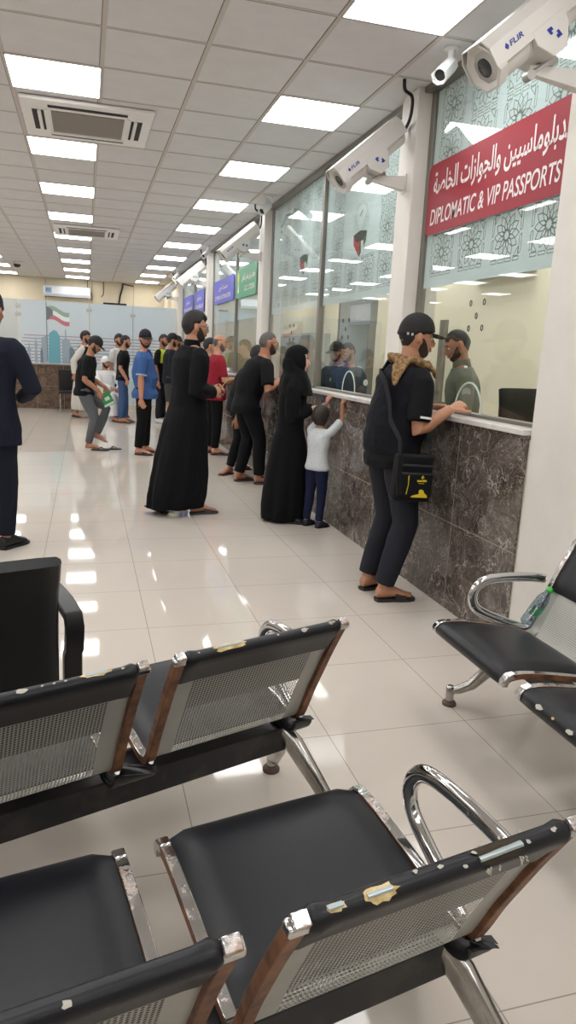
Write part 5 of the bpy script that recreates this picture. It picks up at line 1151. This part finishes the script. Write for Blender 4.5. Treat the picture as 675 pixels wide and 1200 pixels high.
# ---- tall man in a black robe, walking
rb, rk = person('tall man with glasses in a long black robe walking across the hall', (.835, 6.35), 16, 1.83,
  dict(lean=4, pel=(.04, 0, .94), head=(-12, 4), fl=(-.26, .10, 6, .035, 24), fr=(.12, -.07, -6), hr=((.23, -.12, 1.12), (-.7, -.5, -.7), (.95, .5, .25), (0, .8, -.3), .9), hl=((.27, .02, 1.13), (-.6, .7, -.7), (.9, -.4, .3), (0, -.8, -.3), .8)),
  dict(bulk=1.08, skin=(188, 136, 108), hair='thick', beard=.012, glasses=1, robe=cloth('robe', (10, 11, 16), .9), flare=(.255, .17), hemz=.065, hemx=-.055, collar=cloth('robe', (10, 11, 16)), shoem=mat('sandal_slate', (58, 56, 60), .6), phase=.4, wr=(.010, 7, .4)), vox=.0075)
t = empty('pencil', (.835, 6.35, 0), rad(16), 'pale pencil in the hand of the robed man', 'pencil'); q = MB(); q.tube([(.33, -.06, 1.14), (.40, -.10, 1.25)], .005, n=8); q.build('pencil_shaft', mat('pencil_wood', (214, 170, 120), .6), t)
q = MB(); q.tube([(.40, -.10, 1.25), (.407, -.104, 1.262)], [.005, .001], n=8); q.build('pencil_tip', M_DARK, t)
# ---- man in blue polo looking back at the camera
po, pk = person('man in blue polo shirt and black cap looking towards the camera', (.78, 10.15), -8, 1.73,
  dict(lean=0, head=(-74, 4), fl=(.02, .14, 4), fr=(-.06, -.09, -14), hr=((-.02, -.27, .80), (-1, -.3, 0), (.25, 0, -1), (.3, 1, 0), .5), hl=None),
  dict(bulk=1.12, belly=.05, skin=(190, 134, 108), hair='crop', beard=.011, cap=MATS['cap_black'], top=cloth('blue', (62, 94, 148)), bottom=JET, hem=.15, fit=.022, shoem=SAND), vox=.0085)
q = MB(); a = pk['sh'][-1].lerp(pk['el'][-1], .80); d = (pk['el'][-1]-pk['sh'][-1]).normalized(); q.tube([a, a+d*.016], .078, n=20); q.build('sleeve_trim', mat('trim_pale', (168, 182, 204), .8), po)
q = MB(); nk = pk['neck']; q.tube([nk+V((.06, -.05, -.01)), nk+V((.10, -.02, -.06)), nk+V((.12, -.02, -.14))], [(.02, .03), (.016, .024), (.010, .012)], n=10); q.build('collar', MATS['cloth_blue'], po)
# ---- man in grey jeans slipping his foot out of a sandal
gy, gk = person('man in black t-shirt, cap and grey jeans stepping barefoot onto his sandals', (.06, 10.62), -6, 1.68,
  dict(lean=13, pel=(-.10, 0, .91), head=(-4, 34), fr=(-.02, -.07, -4, .0, 0), fl=(.05, .10, 0, .13, 22), hr=((.13, -.17, .86), (-.7, -.5, -.3), (.35, .1, -1), (.4, 1, 0), .6), hl=((.20, .12, .90), None, (.5, 0, -1), None, .6)),
  dict(bulk=1.08, belly=.02, skin=(174, 122, 94), hair='crop', beard=.010, cap=MATS['cap_black'], top=BLK, bottom=cloth('grey_jeans', (96, 98, 102)), hem=.10, barefoot=(1, -1), loose=.92), vox=.0085)
for i, (x, y, a, lb) in enumerate(((.12, 10.50, -14, 'dark flip flop under the standing foot of the man in grey jeans'), (.30, 10.60, 6, 'dark flip flop in front of the man in grey jeans'))):
    t = empty('flip_flop', (x, y, 0), rad(a), lb, 'sandal', 'flip flops by the man in grey jeans')
    q = MB(); q.prism(sole_outline(.96), .016); q.build('sole', SAND, t, smooth=False, bevel=.003)
    q = MB(); q.tube([(.03, .045, .014), (.07, .03, .05), (.125, .005, .02)], [(.004, .012)]*3, n=8); q.tube([(.03, -.045, .014), (.07, -.025, .05), (.125, .005, .02)], [(.004, .012)]*3, n=8); q.build('strap', mat('strap_navy', (40, 44, 62), .6), t)
t = empty('green_folder', (.06, 10.62, 0), rad(-6), 'green and white folder in the hand of the man in grey jeans', 'folder'); q = MB(); q.box((0, 0, 0), (.15, .010, .20), Matrix.Translation((.24, -.10, .74)) @ rot_m(10, -28)); q.build('cover', mat('folder_green', (54, 148, 84), .5), t, bevel=.002)
q = MB(); q.box((0, 0, 0), (.07, .002, .05), Matrix.Translation((.24, -.1065, .75)) @ rot_m(10, -28)); q.box((0, 0, 0), (.15, .002, .03), Matrix.Translation((.27, -.1065, .67)) @ rot_m(10, -28)); q.build('cover_print', mat('folder_white', (214, 224, 214), .6), t, smooth=False)
# ---- man in jeans with a phone
person('man in black t-shirt and blue jeans with a phone in his hand', (.70, 14.55), -6, 1.72,
  dict(lean=4, head=(0, 4), fl=(.05, .12, 6), fr=(-.02, -.10, -8), hr=((.10, -.24, .86), (-1, -.3, 0), (.3, 0, -1), (.3, 1, 0), .5)),
  dict(bulk=1.0, skin=(176, 124, 98), hair='short', beard=.012, top=BLK, bottom=cloth('jeans', (62, 84, 122)), shoem=SANDB, hem=.10, loose=1.1), vox=.010)
t = empty('mobile_phone', (.70, 14.55, 0), rad(-6), 'phone held low by the man in blue jeans', 'phone'); q = MB(); q.box((0, 0, 0), (.075, .010, .14), Matrix.Translation((.17, -.27, .77)) @ rot_m(0, 20)); q.build('phone_case', mat('phone_pale', (170, 196, 200), .3), t, bevel=.003)
# ---- bearded man behind, in pale clothes
person('bearded man in pale shirt standing between the jeans man and the frosted partition', (.66, 15.75), -40, 1.76, dict(lean=2, head=(-18, 2)), dict(skin=(176, 126, 100), hair='thick', beard=.012, top=cloth('pale', (206, 204, 200)), bottom=CHAR), vox=.011)
# ---- walking man in dark jacket over white
vr, vk = person('young bearded man in dark vest over white robe, behind the man in grey jeans', (-.05, 15.5), -14, 1.78,
  dict(lean=4, head=(-8, 4), fl=(.16, .09, 0), fr=(-.17, -.09, 0, .01, 12), hr=((-.10, -.30, .90), (-1, -.3, 0), None, None, .5)), dict(skin=(172, 120, 94), hair='thick', beard=.010, robe=cloth('white_robe', (196, 192, 184)), topname='robe', flare=(.26, .19), hemz=.16, shoem=SAND), vox=.010)
q = MB(); q.loft([ring(vk['pel']-UP*.05, UP, V((1, 0, 0)), .150, .212, 22)]+vk['torso'](.036, 1, 9)); solid(q, 'vest', JET, vr, .012, 3, (.006, 9, .7))
# ---- seated man in white
se, sk_ = person('man in white robe sitting with crossed hands beside the green folder', (.45, 15.15), -62, 1.70,
  dict(lean=-6, pel=(-.10, 0, .53), head=(10, 6), fl=(.38, .12, 4), fr=(.40, -.12, -4), hr=((.22, -.06, .66), (-.4, -.8, -.2), (.8, .6, -.2), (0, 0, -1), .5), hl=((.20, .08, .64), (-.4, .8, -.2), (.8, -.6, -.2), (0, 0, -1), .5)),
  dict(bulk=1.1, belly=.03, skin=(176, 126, 100), hair='none', beard=.008, top=cloth('white_seat', (222, 222, 222)), topname='robe_top', sleeve='long', bottom=cloth('white_seat', (222, 222, 222)), hem=.05, loose=1.7, shoem=SAND), vox=.010)
hb = head_shell(lambda d: (sst(.02, .10, d.z-.30*d.x+.55*sst(.0, .6, -d.x)+.1)*.020-.004), sk_['s'], sk_['HM'], 40, 30); hb.build('head_cloth', cloth('head_cloth', (226, 226, 226)), se, angle=70)
t = empty('visitor_chair', (.45-.02*0, 15.15, 0), rad(-62-90), 'dark low chair under the seated man in the white robe', 'chair')
quick('seat_cushion', [((0, -.12, .40), (.5, .5, .07))], M_BLACKL, t, bevel=.02); quick('backrest', [((0, -.36, .66), (.5, .05, .42))], M_BLACKL, t, bevel=.02)
for sx in (-1, 1):
    for sy in (-.32, .10): q = MB(); q.tube([(sx*.21, sy, 0), (sx*.21, sy, .37)], .012, n=8); q.build('leg', M_CHROME, t)
# ---- waiting men by the last windows
hv, hk2 = person('man with a bright yellow vest under dark jacket, partly behind the polo man', (1.46, 14.6), -30, 1.79, dict(lean=3, head=(-10, 8)), dict(skin=(170, 118, 92), hair='crop', beard=.010, top=JET, bottom=CHAR, shoe='shoe', shoem=mat('trainer_white', (214, 214, 212), .5), solem=SOLE), vox=.011)
q = MB(); T = hk2['torso'](.030*hk2['s'], 4, 9); q.loft(T); solid(q, 'hi_vis_vest', cloth('hivis', (190, 206, 60)), hv, .013, 3)
person('man in black cap and dark shirt with shorts beside the robed man', (1.57, 14.1), 5, 1.79, dict(lean=3, head=(0, 10), fl=(.05, .12, 0), fr=(-.03, -.10, 0)), dict(skin=(172, 120, 92), hair='crop', beard=.010, cap=MATS['cap_black'], top=cloth('slate', (26, 30, 38)), sleeve='long', bottom=cloth('short_grey', (60, 64, 60)), shorts=1, shoe='shoe', shoem=MATS['trainer_white'], solem=SOLE, hem=.14), vox=.011)
person('man in black cap farthest along the window queue', (1.80, 15.2), 8, 1.77, dict(lean=3, head=(0, 6)), dict(skin=(172, 120, 92), hair='crop', beard=.010, cap=MATS['cap_black'], top=BLK, bottom=BLK), vox=.011)
# ---- man in dark uniform cut by the edge of the picture
su, uk = person('man in dark navy suit and beret with his back to the camera', (-.665, 5.36), 64, 1.82,
  dict(lean=4, pel=(0, 0, .95), head=(-4, 6), fl=(.05, .13, 10), fr=(.0, -.10, -10), hr=((.22, -.12, 1.08), (-.6, -1.0, -.3), (.6, .8, 0), (0, .4, -.9), .6), hl=((.24, .10, 1.08), (-.5, 1, -.3), (.6, -.8, 0), None, .6)),
  dict(bulk=1.08, skin=(170, 118, 92), hair='crop', beret=mat('beret_black', (16, 16, 20), .85), top=cloth('suit', (24, 28, 42)), topname='jacket', sleeve='long', bottom=cloth('suit_trousers', (22, 25, 38)), hem=.22, fit=.026, shoe='shoe', shoem=SHOEB, loose=1.12), vox=.0085)
# ---- officers behind the glass
OLV = cloth('olive', (112, 114, 102)); DRK = cloth('uniform_dark', (58, 66, 76))
of, ok_ = person('officer in olive uniform behind the glass looking down', (2.86, 4.98), 158, 1.74,
  dict(lean=6, head=(8, 22), hr=((.26, -.12, 1.12), None, None, None, .6), hl=((.24, .14, 1.10), None, None, None, .6)), dict(bulk=1.1, skin=(168, 118, 94), hair='crop', beard=.008, top=OLV, sleeve='long', bottom=OLV, hem=.10, shoe='shoe', shoem=SHOEB, collar=OLV), vox=.008)
q = MB()
for i in (1, -1): q.box((0, 0, 0), (.022, .05, .006), Matrix.Translation(ok_['sh'][i]+V((.0, -.02*i, .072))) @ rot_m(0, 0, i*-14))
q.build('shoulder_bar', mat('badge_white', (220, 220, 216), .5), of, smooth=False)
q = MB(); q.lathe([(0, 0), (.032, 0), (.032, .004), (0, .006)], 18, Matrix.Translation(ok_['sh'][1].lerp(ok_['el'][1], .4)+V((.0, .066, 0))) @ Matrix.Rotation(-PI/2, 4, 'X')); q.build('arm_badge', mat('badge_grey', (150, 152, 148), .5), of)
for n_, (x, y, rz_, lb, cap) in enumerate(((2.95, 7.75, 205, 'officer in dark uniform with round arm patch facing the glass', 1), (3.0, 8.30, 215, 'officer in dark uniform standing behind the mullion, head in shadow', 1))):
    o_, kq = person(lb, (x, y), rz_, 1.66, dict(lean=5, head=(0, 12), hr=((.25, -.12, 1.05), None, None, None, .6), hl=((.25, .12, 1.08), None, None, None, .6)), dict(bulk=1.05, skin=(160, 114, 92), hair='crop', beard=.006, cap=MATS['cap_black'] if n_ == 1 else None, top=DRK, sleeve='long', bottom=DRK, shoe='shoe', shoem=SHOEB), vox=.010)
    q = MB()
    for i in (1, -1): q.lathe([(0, 0), (.036, 0), (.036, .004), (0, .006)], 18, Matrix.Translation(kq['sh'][i].lerp(kq['el'][i], .38)+V((.0, .062*i, 0))) @ Matrix.Rotation(-i*PI/2, 4, 'X'))
    q.build('arm_badge', MATS['badge_white'], o_); q = MB()
    for i in (1, -1): q.box((0, 0, 0), (.03, .05, .006), Matrix.Translation(kq['sh'][i]+V((0, -.015*i, .07))) @ rot_m(0, 0, i*-14))
    q.build('shoulder_bar', MATS['badge_white'], o_, smooth=False)
